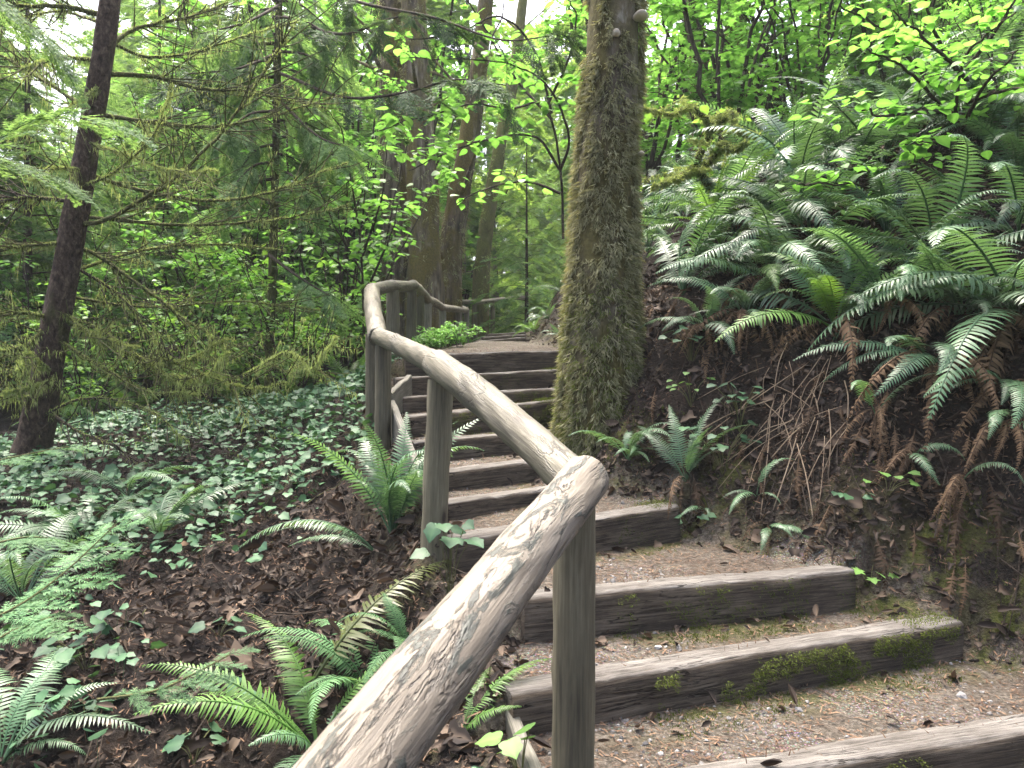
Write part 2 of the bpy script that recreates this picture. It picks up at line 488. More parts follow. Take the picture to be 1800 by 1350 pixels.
def ground_z(X, Y, full=False):
    X = np.asarray(X, float); Y = np.asarray(Y, float)
    xl = np.interp(Y, LP[:, 1], LP[:, 0]); xr = np.interp(Y, RP[:, 1], RP[:, 0])
    dl, zl = near(LPD, X, Y); dr, zr = near(RPD, X, Y)
    zs, gap = stepz(X, Y)
    inside = (X >= xl) & (X <= xr)
    zL = np.where(dl < .25, zs + (zl - zs) * smooth(0, .25, dl), zl) + np.interp(dl, *GB)
    zR = np.where(dr < .4, zs + (zr - zs) * smooth(0, .4, dr), zr) + np.interp(dr, *FB)
    z = np.where(inside, zs, np.where(X < xl, zL, zR))
    off = np.where(inside, 0, np.minimum(dl, dr))
    w = smooth(0, .5, off)
    z = z + w * ((fbm(X * 1.1, Y * 1.1, 3) - .5) * .32 + (fbm(X * 5, Y * 5, 11) - .5) * .15 + (fbm(X * 15, Y * 15, 15) - .5) * .08) + (fbm(X * 9, Y * 9, 21) - .5) * (.018 + .05 * w)
    if full: return z, inside, off, gap
    return z

def gz(x, y): return float(ground_z(np.array([x]), np.array([y]))[0])
def gn(x, y, e=.06):
    zx = (ground_z(x + e, y) - ground_z(x - e, y)) / (2 * e); zy = (ground_z(x, y + e) - ground_z(x, y - e)) / (2 * e)
    n = np.stack([-zx, -zy, np.ones_like(zx)], -1)
    return n / np.linalg.norm(n, axis=-1, keepdims=True)

_T = np.concatenate([np.arange(.6, 12, .02), np.arange(12, 90, .1)])
def hit(px, py):
    """the ground point seen at picture position px, py"""
    X = (px - 900) / FPX * _T; Z = EYE - (py - 675) / FPX * _T
    b = np.nonzero(ground_z(X, _T) > Z)[0]
    i = b[0] if len(b) else len(_T) - 1
    return np.array((X[i], _T[i], gz(X[i], _T[i])))

def axis(parts):
    o = [np.arange(a, b, s) for a, b, s in parts] + [np.array([parts[-1][1]])]
    return np.concatenate(o)
gx = axis([(-160, -60, 20), (-60, -20, 4), (-20, -8, .6), (-8, -3.2, .14), (-3.2, -1.2, .06), (-1.2, 2.4, .03), (2.4, 4.5, .045), (4.5, 9, .18), (9, 20, .6), (20, 60, 4), (60, 160, 20)])
gy = axis([(-60, -10, 8), (-10, 0, .8), (0, 1.6, .12), (1.6, 5.2, .028), (5.2, 8.2, .045), (8.2, 15.2, .1), (15.2, 30, .4), (30, 60, 3), (60, 160, 20)])
GX, GY = np.meshgrid(gx, gy)
GZ, G_in, G_off, G_gap = ground_z(GX, GY, True)
nx, ny = len(gx), len(gy)
i = np.arange(ny - 1)[:, None] * nx; j = np.arange(nx - 1)[None]
F = np.stack([i + j, i + j + 1, i + nx + j + 1, i + nx + j], -1).reshape(-1, 4)
mb = MB()
tr = np.where(G_in, 1, 1 - smooth(.0, .28, G_off + (fbm(GX * 6, GY * 6, 5) - .5) * .3))
mb.add(np.stack([GX, GY, GZ], -1), [F], tr.ravel())
ground = mb.build("ground", M_GROUND)
tag(ground, "brown forest soil of the hillside with the stepped dirt trail", "ground", kind="structure")
mo = np.where(G_in | (G_off < .4), 1, 0) * np.clip(1 - G_gap / .26, 0, 1) * smooth(.0, .9, (GX - np.interp(GY, LP[:, 1], LP[:, 0]))) + .3 * smooth(.3, .1, np.abs(G_off - .15)) * (~G_in)
ground.data.attributes.new("mossy", 'FLOAT', 'POINT').data.foreach_set("value", np.clip(mo, 0, 1).astype(np.float32).ravel())

# blade used for moss, needles, stalks
BLADE = (np.array([(-.5, 0, 0), (.5, 0, 0), (.4, .55, .05), (-.4, .55, .05), (0, 1, 0)], float), [np.array([(0, 1, 2, 3)]), np.array([(3, 2, 4)])])

def moss_on(mb, pos, nrm, n_per, length, width, spread, down=.6, tint=(0, 1)):
    k = len(pos)
    ii = np.repeat(np.arange(k), n_per); n = len(ii)
    nn = nrm[ii]
    f = nn * R.uniform(.3, 1, (n, 1)) + np.array((0, 0, -down)) + randdir(n) * .55
    M = frames(f, randdir(n))
    o = pos[ii] + randdir(n) * spread
    ln = R.uniform(.5, 1.2, n) * length
    base = R.uniform(0, 1, k)[ii]
    inst(mb, BLADE, M, o, np.stack([np.full(n, width) * R.uniform(.6, 1.3, n), ln, ln], -1), tint[0] + (tint[1] - tint[0]) * np.clip(.6 * base + .4 * R.uniform(0, 1, n), 0, 1))

STEP_LABELS = [
    "lowest timber step, pale worn top, cut off at the lower right",
    "second timber step from the bottom with thick moss clumps on its right front",
    "third timber step from the bottom, a leafy sprig hanging over its right end",
    "fourth timber step from the bottom, short mossy end showing right of the rail joint",
    "fifth timber step from the bottom, glimpsed just above the peeling rail's upper end",
    "sixth timber step from the bottom, pale split edge, right of the second post",
    "seventh timber step from the bottom, bleached edge, level with the mossy trunk's foot",
    "eighth timber step from the bottom, beside the lower trunk of the big mossy tree",
    "ninth timber step from the bottom, low and split at its left end",
    "tenth timber step from the bottom, ferny moss on its right half",
    "eleventh timber step, tall front board at the top of the lower flight",
    "far timber step just beyond the sunlit landing",
    "far timber step, middle one of the three above the landing",
    "farthest timber step, topmost of the three above the landing",
]
MOSS_AMT = [.35, 1, .35, .9, 0, 0, 0, .7, .5, .9, 0, 0, 0, 0]
for k, (a, b) in enumerate(ST):
    L = float(np.linalg.norm(b - a)); n = max(12, int(L / .04))
    D, H = (.145, .27) if k < 11 else (.16, .26)
    # cross-section (y depth, z): front top is the origin
    prof = [(0, -H), (0, -H * .8), (0, -H * .6), (0, -H * .4), (0, -H * .2), (.0, -.03), (.004, -.012), (.014, -.003), (.03, 0), (D * .4, .001), (D * .6, .001), (D * .8, 0), (D - .015, -.003), (D - .003, -.015), (D, -.05), (D, -H)]
    pr = np.array(prof); m = len(pr)
    xs = np.linspace(0, L, n)
    V = np.zeros((n, m, 3)); V[..., 0] = xs[:, None]; V[..., 1] = pr[None, :, 0]; V[..., 2] = pr[None, :, 1]
    lx = xs[:, None] * np.ones(m); pj = np.arange(m)[None] * np.ones((n, 1))
    V[..., 1] += (fbm(lx * 3 + k * 7, pj * .4, 31 + k) - .5) * .014 + (fbm(lx * 16, pj * .9, 50 + k) - .5) * .008
    V[..., 2] += (fbm(lx * 2.2 + k * 3, pj * .25, 71 + k) - .5) * .016 + (fbm(lx * 14, pj * .9, 90 + k) - .5) * .009
    chip = np.clip(fbm(lx * 9, pj * 0, 130 + k) - .62, 0, 1) * .05          # worn, chipped front arris
    V[:, 5:9, 2] -= chip[:, 5:9]
    V[..., 1] += .02 * np.sin(xs * 1.3 + k)[:, None]
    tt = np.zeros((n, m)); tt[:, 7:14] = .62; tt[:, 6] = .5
    i_ = np.arange(n - 1)[:, None] * m; j_ = np.arange(m - 1)[None]
    F = np.stack([i_ + j_, i_ + m + j_, i_ + m + j_ + 1, i_ + j_ + 1], -1).reshape(-1, 4)
    mb = MB(); mb.add(V, [F, np.arange(m)[None], (np.arange(m) + (n - 1) * m)[None, ::-1]], tt.ravel())
    dx = (b - a) / L; yv = np.cross((0, 0, 1), dx); yv /= np.linalg.norm(yv); zv = np.cross(dx, yv)
    M = Matrix([[dx[r], yv[r], zv[r], a[r]] for r in range(3)] + [[0, 0, 0, 1]])
    st = put("timber_step", mb.mesh("timber_step", M_STEP, False), None, M)
    tag(st, STEP_LABELS[k], "step", "timber steps climbing the trail")
    for p_ in st.data.polygons: p_.use_smooth = len(p_.vertices) == 4
    if MOSS_AMT[k] > 0:
        nm = int(1500 * MOSS_AMT[k] * L)
        u = 1 - R.uniform(0, 1, nm) ** 1.3 * .75; x = u * L
        z = -R.uniform(.015, .2, nm)
        keep = fbm(x * 7 + k * 5, z * 7, 40 + k) + .3 * (u - .6) > .50
        x, z = x[keep], z[keep]
        mm = MB(); pos = np.stack([x, np.full(len(x), -.006), z], -1)
        moss_on(mm, pos, np.tile((0, -1., .3), (len(x), 1)), 5, .012, .0028, .009, .3, (0, .7))
        if k in (1, 3, 7, 9):      # moss on top of the right end
            nt_ = 130; x = L * R.uniform(.86, 1.0, nt_)
            moss_on(mm, np.stack([x, R.uniform(0, D, nt_), np.full(nt_, .0)], -1), np.tile((0, 0, 1.), (nt_, 1)), 8, .011, .003, .016, .0)
        if mm.n: mm.build("moss", M_MOSSG, st)

# edge boards on the left of the trail
def board(a, b, h, th, label):
    a = np.array(a, float); b = np.array(b, float); L = float(np.linalg.norm(b - a)); n = 24
    xs = np.linspace(0, L, n)
    pr = np.array([(0, -h), (0, -h * .5), (0, -.008), (.006, 0), (th - .006, 0), (th, -.008), (th, -h * .5), (th, -h)]); m = len(pr)
    V = np.zeros((n, m, 3)); V[..., 0] = xs[:, None]; V[..., 1] = -pr[None, :, 0]; V[..., 2] = pr[None, :, 1]
    V[..., 1] += ((fbm(xs * 3, xs * 0, int(L * 100)) - .5) * .02)[:, None]; V[..., 2] += ((fbm(xs * 5, xs * 0 + 3, int(L * 50)) - .5) * .02)[:, None]
    i_ = np.arange(n - 1)[:, None] * m; j_ = np.arange(m - 1)[None]
    F = np.stack([i_ + j_, i_ + j_ + 1, i_ + m + j_ + 1, i_ + m + j_], -1).reshape(-1, 4)
    mb = MB(); mb.add(V, [F, np.arange(m)[None, ::-1], (np.arange(m) + (n - 1) * m)[None]])
    dx = (b - a) / L; yv = np.cross((0, 0, 1), dx); yv /= np.linalg.norm(yv); zv = np.cross(dx, yv)
    M = Matrix([[dx[r], yv[r], zv[r], a[r]] for r in range(3)] + [[0, 0, 0, 1]])
    o = put("edge_board", mb.mesh("edge_board", M_BOARD, False), None, M)
    tag(o, label, "board", "boards edging the trail")
board(P(985, 1500, 1.95), P(852, 1150, 3.05), .42, .045, "grey edge board below the peeling rail, left of the nearest post")
board(P(752, 890, 3.95), P(683, 703, 5.35), .35, .045, "grey edge board behind the fern at the second post")
board(P(680, 690, 5.45), P(714, 659, 6.3), .30, .045, "short mossy edge board right of the corner post pair")

# ------------------------------------------------------------------ log railing
rail_root = thing("log_railing", "weathered log handrail on round posts winding up beside the steps", "railing", (P(1007, 900, 2.2)[0], 2.2, gz(P(1007, 900, 2.2)[0], 2.2)))
def log(name, a, b, r0, r1, mat, seed, bend=.012, seg=36, round_end=True, label=None):
    a = np.asarray(a, float); b = np.asarray(b, float)
    L = float(np.linalg.norm(b - a)); n = max(14, int(L / .03))
    t = np.concatenate([np.array((0, .002, .006, .012)) / L, np.linspace(.02 / L, 1 - .02 / L, n), 1 - np.array((.012, .006, .002, 0)) / L])
    pts = np.stack([bend * np.sin(np.pi * t) * math.cos(seed * 1.7), bend * np.sin(np.pi * t) * math.sin(seed * 1.7), t * L], -1)
    r = r0 + (r1 - r0) * t
    if round_end:
        e = np.clip(np.minimum(t, 1 - t) * L / .016, 0, 1); r = r * (.86 + .14 * np.sqrt(1 - (1 - e) ** 2))
    mb = MB()
    tube(mb, pts, r, seg, True, .07, 6, seed)
    V = mb.v[0]; kr = np.random.default_rng(seed)             # knot swellings
    for q in range(int(L * 3) + 1):
        c = V[kr.integers(0, len(V))]; dd = np.linalg.norm((V - c) * (1, 1, .7), axis=1)
        rd = V * (1, 1, 0); rd /= np.maximum(np.linalg.norm(rd, axis=1, keepdims=True), 1e-6)
        V += rd * (.007 * kr.uniform(.4, 1.2) * np.exp(-(dd / .022) ** 2))[:, None]
    me = mb.mesh(name, mat)
    z = (b - a) / L; x = np.cross((0, 1, 0.03), z); x /= np.linalg.norm(x); y = np.cross(z, x)
    Mw = Matrix([[x[q], y[q], z[q], a[q]] for q in range(3)] + [[0, 0, 0, 1]])
    o = put(name, me, rail_root, Matrix.Translation(rail_root.location).inverted() @ Mw)
    if label: o["label"] = label
    return o
RL = [P(1025, 846, 2.13), P(772, 642, 3.6), P(664, 590, 5.2), P(654, 512, 6.9), P(690, 503, 7.9), P(726, 501, 9.0),
      P(752, 527, 10.6), P(778, 541, 12.4), P(806, 544, 14.6), P(820, 545, 15.8), P(794, 531, 19), P(835, 531, 20), P(866, 528, 20.6), P(932, 522, 21.5)]
d0 = RL[0] - P(640, 1350, 1.06); d0 /= np.linalg.norm(d0)
log("rail", RL[0] - d0 * 2.0, RL[0] + d0 * .045, .068, .066, M_RAILN, 1, .01, 48, label="pale near rail with dark peeling bark")
def seg_(k, r0, r1, mat=M_RAIL, e=.03, seed=0):
    a, b = RL[k], RL[k + 1]; u = (b - a) / np.linalg.norm(b - a)
    if k == 0: a = a + np.array((-.012, .03, -.012)); e = 0
    log("rail", a - u * e, b + u * .055, r0, r1, mat, 11 + k, .012, 32)
seg_(0, .060, .069, e=.055); seg_(1, .059, .055, e=.05); seg_(2, .066, .068, e=.05); seg_(3, .060, .060, e=.055); seg_(4, .062, .056, e=.05)
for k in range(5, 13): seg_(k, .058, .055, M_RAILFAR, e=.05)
def post(p, r, mat, seed, lean=(0, 0), down=.12, below=.3):
    x, y, z = p
    base = np.array((x + lean[0], y + lean[1], gz(x + lean[0], y + lean[1]) - below))
    log("post", base, np.array((x, y, z - down * .4)), r * 1.02, r, mat, seed, .004, 32, False)
q = P(1009, 850, 2.17); post((q[0], q[1], q[2]), .0575, M_POST, 41, (-.012, 0), below=.5)
q = P(775, 650, 3.64); post(q, .060, M_POSTP, 42, (-.045, 0))
q = P(674, 592, 5.18); post(q, .055, M_POST, 43)
q = P(654, 575, 5.62); post(q, .050, M_POST, 44)
q = P(690, 503, 7.9); post(q, .066, M_POSTP, 45)
q = P(724, 503, 8.95); post(q, .056, M_POST, 46)
q = P(738, 515, 9.7); post(q, .055, M_POST, 47)
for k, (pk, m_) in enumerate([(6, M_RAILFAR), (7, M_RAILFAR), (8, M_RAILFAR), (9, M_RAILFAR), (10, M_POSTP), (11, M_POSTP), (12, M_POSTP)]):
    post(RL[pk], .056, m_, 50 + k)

# ------------------------------------------------------------------ big mossy tree with fungi
def axis_pts(lst): return np.array([P(*q) for q in lst])
bt = thing("mossy_tree", "big straight tree trunk shaggy with olive moss, standing right of the steps", "tree", (P(1055, 800, 5.35)[0], 5.35, gz(P(1055, 800, 5.35)[0], 5.35)))
def childof(o, par):
    o.matrix_local = Matrix.Translation(par.location).inverted(); return o
BT_AX = curve([P(1055, 860, 5.35), P(1055, 760, 5.35), P(1057, 600, 5.35), P(1062, 400, 5.35), P(1072, 200, 5.35), P(1080, 0, 5.35), P(1095, -300, 5.4), P(1120, -900, 5.5)], 150)
zs_ = BT_AX[:, 2]
zk = [P(0, y, 5.35)[2] for y in (860, 780, 700, 600, 400, 200, 0, -900)]
BT_R = np.interp(zs_, zk, np.array([160, 144, 137, 127, 107, 96, 86, 66]) / 2 * 5.35 / FPX)
def bt_ell(a, l):                                    # root flare ridges low down
    w = np.clip(1 - l / 1.3, 0, 1)
    return 1 + w * (.06 * np.cos(3 * a + .6) + .04 * np.cos(5 * a)) 
mb = MB(); tube(mb, BT_AX, BT_R, 48, True, .035, 3.5, 5, .5, bt_ell)
childof(mb.build("trunk", M_BIGBARK, bt), bt)
def trunk_points(ax, rr, n, back=True, lo=0, hi=1, ell=None):
    t = R.uniform(lo, hi, n) * (len(ax) - 1); i = t.astype(int); f = (t - i)[:, None]
    i2 = np.minimum(i + 1, len(ax) - 1)
    c = ax[i] * (1 - f) + ax[i2] * f; r = rr[i]
    a = R.uniform(0, 2 * np.pi, n)
    nn = np.stack([np.cos(a), np.sin(a), np.zeros(n)], -1)
    return c + nn * (r * .99)[:, None], nn, t / (len(ax) - 1), a
top_i = np.searchsorted(zs_, P(0, -60, 5.35)[2]) / len(zs_)
pos, nn, t, a = trunk_points(BT_AX, BT_R, 12500, hi=top_i * 1.15)
msk = fbm(np.cos(a) * 2.2 + 5, pos[:, 2] * 3.2 + np.sin(a) * 2, 77) + .13 * smooth(3.7, 2.6, pos[:, 2]) - .22 * smooth(3.72, 3.85, pos[:, 2]) * smooth(4.3, 4.1, pos[:, 2])
k_ = (msk > .40) & (fbm(np.cos(a) * 9, pos[:, 2] * 9 + np.sin(a) * 9, 78) > .42)
pos = pos + nn * (.06 * np.clip(fbm(np.cos(a) * 4, pos[:, 2] * 6 + np.sin(a) * 4, 79) - .35, 0, 1))[:, None]
pos, nn = pos[k_], nn[k_]
mb = MB()
low = smooth(2.4, 1.3, pos[:, 2]) * .35
moss_on(mb, pos, nn, 9, .06, .0065, .017, .7, (0, 1))
mb.t = [np.clip(t_ , 0, 1) for t_ in mb.t]
childof(mb.build("moss", M_MOSS, bt), bt)
k_ = pos[:, 2] < 2.05 + .35 * fbm(pos[:, 0] * 9, pos[:, 2] * 3, 5)
mb = MB(); pg, ng = pos[k_], nn[k_]; sel = R.uniform(0, 1, len(pg)) < .6
moss_on(mb, pg[sel], ng[sel], 7, .045, .006, .018, .4, (.2, 1))
childof(mb.build("moss", M_MOSSG, bt), bt)["label"] = "greener moss near the foot of the trunk"

def fungus(p, w, h, label, face):
    mb = MB(); n = 14; mseg = 22
    prof = [(0, -.5), (.55, -.48), (.9, -.25), (1.0, 0), (.92, .28), (.6, .6), (.3, .85), (0, .95)]
    a = np.linspace(0, 2 * np.pi, mseg, endpoint=False)
    V = np.array([[(w / 2 * r_ * math.cos(x), w / 2 * r_ * math.sin(x), h * z_) for x in a] for r_, z_ in prof])
    V *= 1 + .05 * np.sin(3 * a)[None, :, None]
    m = mseg; i_ = np.arange(len(prof) - 1)[:, None] * m; j_ = np.arange(m)[None]; k_ = (j_ + 1) % m
    F = np.stack([i_ + j_, i_ + k_, i_ + m + k_, i_ + m + j_], -1).reshape(-1, 4)
    mb.add(V.reshape(-1, 3), [F], np.repeat([.0, .0, .1, .5, .9, 1, .6, .6], m))
    o = mb.build("bracket_fungus", M_FUNGUS); o.location = [float(c) for c in p]
    o.rotation_euler = (rad(face[0]), rad(face[1]), 0)
    tag(o, label, "fungus", "bracket fungi on the mossy trunk")
fungus(P(1126, 28, 5.2), .105, .036, "broad cream bracket fungus jutting from the right edge of the mossy trunk", (-14, -8))
fungus(P(1083, 58, 5.14), .058, .036, "small round knob of pale fungus on the front of the mossy trunk", (-30, 0))
fungus(P(1127, 270, 5.2), .05, .02, "little flat bracket fungus half way down the right side of the mossy trunk", (-10, 0))
# ------------------------------------------------------------------ leaf and frond templates
def leaf_t(pts, fold=.12, curl=.15, k=1):
    """flat leaf from half-outline pts (x, y) along +Y, folded at the midrib"""
    pts = np.array(pts, float)
    if k > 1:
        e = pts[-1].copy(); pts = curve(np.c_[pts, np.zeros(len(pts))], (len(pts) - 1) * k + 1)[:, :2]; pts[0, 0] = 0; pts[-1] = e
    n = len(pts)
    mid = np.stack([np.zeros(n), pts[:, 1], -curl * pts[:, 1] ** 2], -1)
    Rr = np.stack([pts[:, 0], pts[:, 1], fold * pts[:, 0] - curl * pts[:, 1] ** 2 - curl * pts[:, 0] ** 2], -1)
    Ll = Rr * (-1, 1, 1)
    V = np.vstack([mid, Rr * (.5, 1, .5) + mid * (.5, 0, .5) + (0, 0, .012), Ll * (.5, 1, .5) + mid * (.5, 0, .5) + (0, 0, .012), Rr, Ll]); i = np.arange(n - 1)
    tv = np.concatenate([np.full(n, .4), np.full(2 * n, 0.), np.full(2 * n, -.08)])
    return (V, [np.vstack([np.stack([i, n + i, n + i + 1, i + 1], -1), np.stack([i, i + 1, 2 * n + i + 1, 2 * n + i], -1), np.stack([n + i, 3 * n + i, 3 * n + i + 1, n + i + 1], -1), np.stack([2 * n + i, 2 * n + i + 1, 4 * n + i + 1, 4 * n + i], -1)])], tv)
    return (V, [np.vstack([np.stack([i, n + i, n + i + 1, i + 1], -1), np.stack([i, i + 1, 2 * n + i + 1, 2 * n + i], -1)])])
OVATE = leaf_t([(0, 0), (.25, .1), (.36, .35), (.27, .65), (.1, .88), (.0, 1)], .14, .18)
LANCE = leaf_t([(0, 0), (.13, .2), (.16, .45), (.1, .75), (0, 1)], .2, .2)
MAPLE = leaf_t([(0, 0), (.38, -.06), (.26, .2), (.55, .42), (.24, .52), (.2, .72), (.0, 1)], .12, .12)
IVYL = leaf_t([(0, 0), (.28, -.12), (.46, .05), (.43, .24), (.54, .42), (.36, .58), (.19, .80), (0, 1)], .18, .18, 2)
BROAD = leaf_t([(0, .06), (.2, -.1), (.46, .0), (.5, .2), (.42, .36), (.5, .5), (.36, .68), (.2, .78), (0, 1)], .15, .15, 2)
OVATEN = leaf_t([(0, 0), (.25, .08), (.38, .35), (.29, .64), (.12, .86), (.0, 1)], .14, .22, 2)
DRYL = leaf_t([(0, 0), (.3, .12), (.36, .4), (.18, .6), (.22, .8), (0, 1)], .75, .6)
DRYL2 = leaf_t([(0, 0), (.16, .2), (.22, .5), (.14, .8), (0, 1)], 1.1, -.5)

def frond_geo(a0, a1, n=36, wide=.125, seed=0, droopside=.12, pw=1.0, curl=0., rag=0.):
    """a fern frond of length 1 rising from the origin along +Y; rachis angle runs from a0 to a1 degrees"""
    rg = np.random.default_rng(seed)
    m = 40; s = np.linspace(0, 1, m)
    ang = np.radians(a0 + (a1 - a0) * s ** pw)
    sx = curl * s ** 2
    T = np.stack([sx, np.cos(ang), np.sin(ang)], -1); T /= np.linalg.norm(T, axis=1, keepdims=True)
    C = np.vstack([[0, 0, 0], np.cumsum((T[1:] + T[:-1]) / 2 / (m - 1), axis=0)])
    mb = MB()
    tube(mb, C, .0065 * (1 - s) + .0015, 5, False, tint=.15)
    u = np.linspace(.17, .985, n)
    prof = np.clip(smooth(.12, .34, u), .35, 1) * np.clip((1.02 - u) / .62, 0, 1) ** .75
    tt = np.repeat(u, 2); side = np.tile((1, -1), n)
    k = len(tt)
    i = np.clip((tt * (m - 1)).astype(int), 0, m - 2); f = (tt * (m - 1) - i)[:, None]
    c = C[i] * (1 - f) + C[i + 1] * f; tg = T[i]
    X = np.cross(tg, np.array((0, 0, 1.))); bad = np.linalg.norm(X, axis=1) < .15
    X = np.tile((1., 0, 0), (k, 1)); X -= tg * (X * tg).sum(1, keepdims=True); X /= np.linalg.norm(X, axis=1, keepdims=True)
    N = np.cross(X, tg)
    fw = (np.radians(12) + np.radians(34) * tt ** 2)[:, None]
    D = X * side[:, None] * np.cos(fw) + tg * np.sin(fw) - N * (droopside + rg.uniform(-.12, .12, (k, 1)) * (1 + rag * 4))
    if rag: D = D + rg.normal(0, rag, (k, 3))
    Mx = frames(D, N)
    ln = wide * np.repeat(prof, 2) * rg.uniform(.9, 1.06, k) * (1 - rag * rg.uniform(0, 1.2, k))
    wd = (u[1] - u[0]) * .60 * np.ones(k) * np.clip(.45 + .7 * np.repeat(prof, 2), 0, 1)
    pin = (np.array([(-.5, 0, 0), (.5, 0, 0), (-.62, .18, .02), (.5, .2, .02), (-.45, .6, -.02), (.42, .62, -.02), (.12, 1, -.10 - rag)], float),
           [np.array([(0, 1, 3, 2), (2, 3, 5, 4)]), np.array([(4, 5, 6)])])
    inst(mb, pin, Mx, c, np.stack([wd, ln, ln * (1 + rag * 3)], -1), np.clip(.35 + .4 * tt + rg.uniform(-.2, .25, k), 0, 1))
    return mb
FR_SPEC = [(78, -5, 1.2), (66, -28, 1.1), (52, -48, 1.0), (82, 22, 1.5), (38, -62, 1.0), (60, -8, 1.3), (72, -45, 1.6), (45, -20, 1.0), (70, -60, 1.3), (55, 5, 1.4), (80, -30, 1.9), (48, -70, 1.2)]
_fr = {}
def frond_mesh(v, mat):
    key = (v, mat.name)
    if key not in _fr:
        a0, a1, pw = FR_SPEC[v]
        base = _fr.get(v)
        if base is None:
            base = _fr[v] = frond_geo(a0, a1, 34 + (v % 3) * 4, .118 + .012 * (v % 3), v, .06 + .07 * (v % 3), pw, [.25, -.3, .15, 0, .4, -.2, .35, -.4, .5, -.5, .3, -.6][v], [.0, .03, .06, .02, .05, .08, .03, .07, .10, .05, .08, .12][v])
        _fr[key] = base.mesh("frond", mat)
    return _fr[key]
DEADS = [frond_geo(20, -85, 30, .11, 90, .5, .6, .2, .25).mesh("dead_frond", M_DEAD), frond_geo(-20, -88, 30, .10, 91, .7, .5, -.2, .3).mesh("dead_frond", M_DEAD),
         frond_geo(40, -80, 30, .11, 92, .45, .7, .3, .22).mesh("dead_frond", M_DEAD)]

def fern(p, L, n, label, group=None, az=None, spread=180, vs=(0, 1, 2, 5, 6, 7), mat=M_FERN, dead=0, tilt=.3, deadL=.8, alt=None, droop=0):
    """sword fern at ground point p; az = heading of the fan in degrees (0 = away from the camera, 90 = right, 180 = towards it)"""
    p = np.asarray(p, float)
    r = thing("sword_fern", label, "fern", (p[0], p[1], p[2] - .02), group)
    nrm = gn(np.array([p[0]]), np.array([p[1]]), .15)[0]
    up = Vector((nrm[0] * tilt, nrm[1] * tilt, 1)).normalized()
    Q = Vector((0, 0, 1)).rotation_difference(up).to_matrix().to_4x4()
    a_ = 0 if az is None else az
    for k in range(n):
        h = a_ + (k / n * 2 - 1 + random.uniform(-.6, .6) / n) * spread
        s = L * random.uniform(.55, 1.12)
        m_ = mat if alt is None or random.random() > .35 else alt
        if len(vs) > 3 and random.random() < .3: vs_ = (8, 9, 10, 11)
        else: vs_ = vs
        M = Q @ Matrix.Rotation(-rad(h), 4, 'Z') @ Matrix.Rotation(rad(random.uniform(-8, 8) - droop), 4, 'X') @ Matrix.Rotation(rad(random.uniform(-22, 22)), 4, 'Y') @ Matrix.Scale(s, 4)
        put("frond", frond_mesh(random.choice(vs_), m_), r, M)
    hd = math.degrees(math.atan2(nrm[0], nrm[1]))
    for k in range(dead):
        M = Matrix.Rotation(-rad(hd + random.uniform(-60, 60)), 4, 'Z') @ Matrix.Rotation(rad(random.uniform(-15, 15)), 4, 'Y') @ Matrix.Scale(L * deadL * random.uniform(.6, 1.1), 4)
        M = Matrix.Translation((0, 0, .03)) @ M
        put("dead_frond", random.choice(DEADS), r, M)
    return r

def spray_geo(n=13, m=6, wide=.42, seed=0, droop=.25, leaf=.05, lw=.38, third=False):
    """flat feathery conifer spray of length 1 along +Y"""
    rg = np.random.default_rng(seed)
    mb = MB(); s = np.linspace(0, 1, 12)
    C = np.stack([.06 * np.sin(s * 3 + seed), s, -droop * s ** 2], -1)
    tube(mb, C, .009 * (1 - s) + .002, 4, False, tint=-.3)
    O = []; D = []; Ls = []; N = []
    for k in range(n):
        u = .08 + .9 * k / n
        for sd in (1, -1):
            uu = min(1, u + rg.uniform(-.02, .02))
            c = np.array([np.interp(uu, s, C[:, j]) for j in range(3)])
            fw = math.radians(rg.uniform(38, 52)) + .25 * uu
            d = np.array((sd * math.cos(fw), math.sin(fw), rg.uniform(-.3, .1)))
            ln = wide * (1 - uu) ** .7 * rg.uniform(.75, 1.1) * min(1, .45 + uu * 2.2) + .05
            for q in range(m):
                w = (q + .6) / m
                o = c + d * ln * w - np.array((0, 0, .35 * droop * (ln * w) ** 2))
                for s2 in (1, -1):
                    a = math.radians(rg.uniform(35, 55)) * s2
                    dd = np.array((d[0] * math.cos(a) - d[1] * math.sin(a), d[0] * math.sin(a) + d[1] * math.cos(a), d[2] + rg.uniform(-.2, .2)))
                    O.append(o); D.append(dd); Ls.append(leaf * (1.35 - w) * rg.uniform(.8, 1.3))
            O.append(c); D.append(d); Ls.append(ln * 1.05)
    O = np.array(O); D = np.array(D); Ls = np.array(Ls); k = len(O)
    Nn = np.tile((0, 0, 1.), (k, 1)) + rg.normal(0, .25, (k, 3))
    loz = (np.array([(0, 0, 0), (.5, .4, 0), (0, 1, -.04), (-.5, .4, 0)], float), [np.array([(0, 1, 2, 3)])])
    wd = np.where(Ls > leaf * 2, leaf * .22, Ls * lw)
    inst(mb, loz, frames(D, Nn), O, np.stack([wd, Ls, Ls], -1), rg.uniform(0, 1, k))
    return mb
def as_t(mb):
    return (np.concatenate(mb.v), [np.concatenate([f for f in mb.f if f.shape[1] == 4])], np.concatenate(mb.t) - .5)
SPRAYS = [as_t(spray_geo(13, 6, .40, 1, .30, .062)), as_t(spray_geo(12, 6, .48, 2, .20, .066)), as_t(spray_geo(14, 5, .34, 3, .45, .064))]
CEDARF = [as_t(spray_geo(9, 7, .46, 5, .16, .085, .27)), as_t(spray_geo(8, 7, .42, 6, .25, .08, .27))]
FARSPRAY = as_t(spray_geo(8, 3, .45, 9, .3, .13, .5))

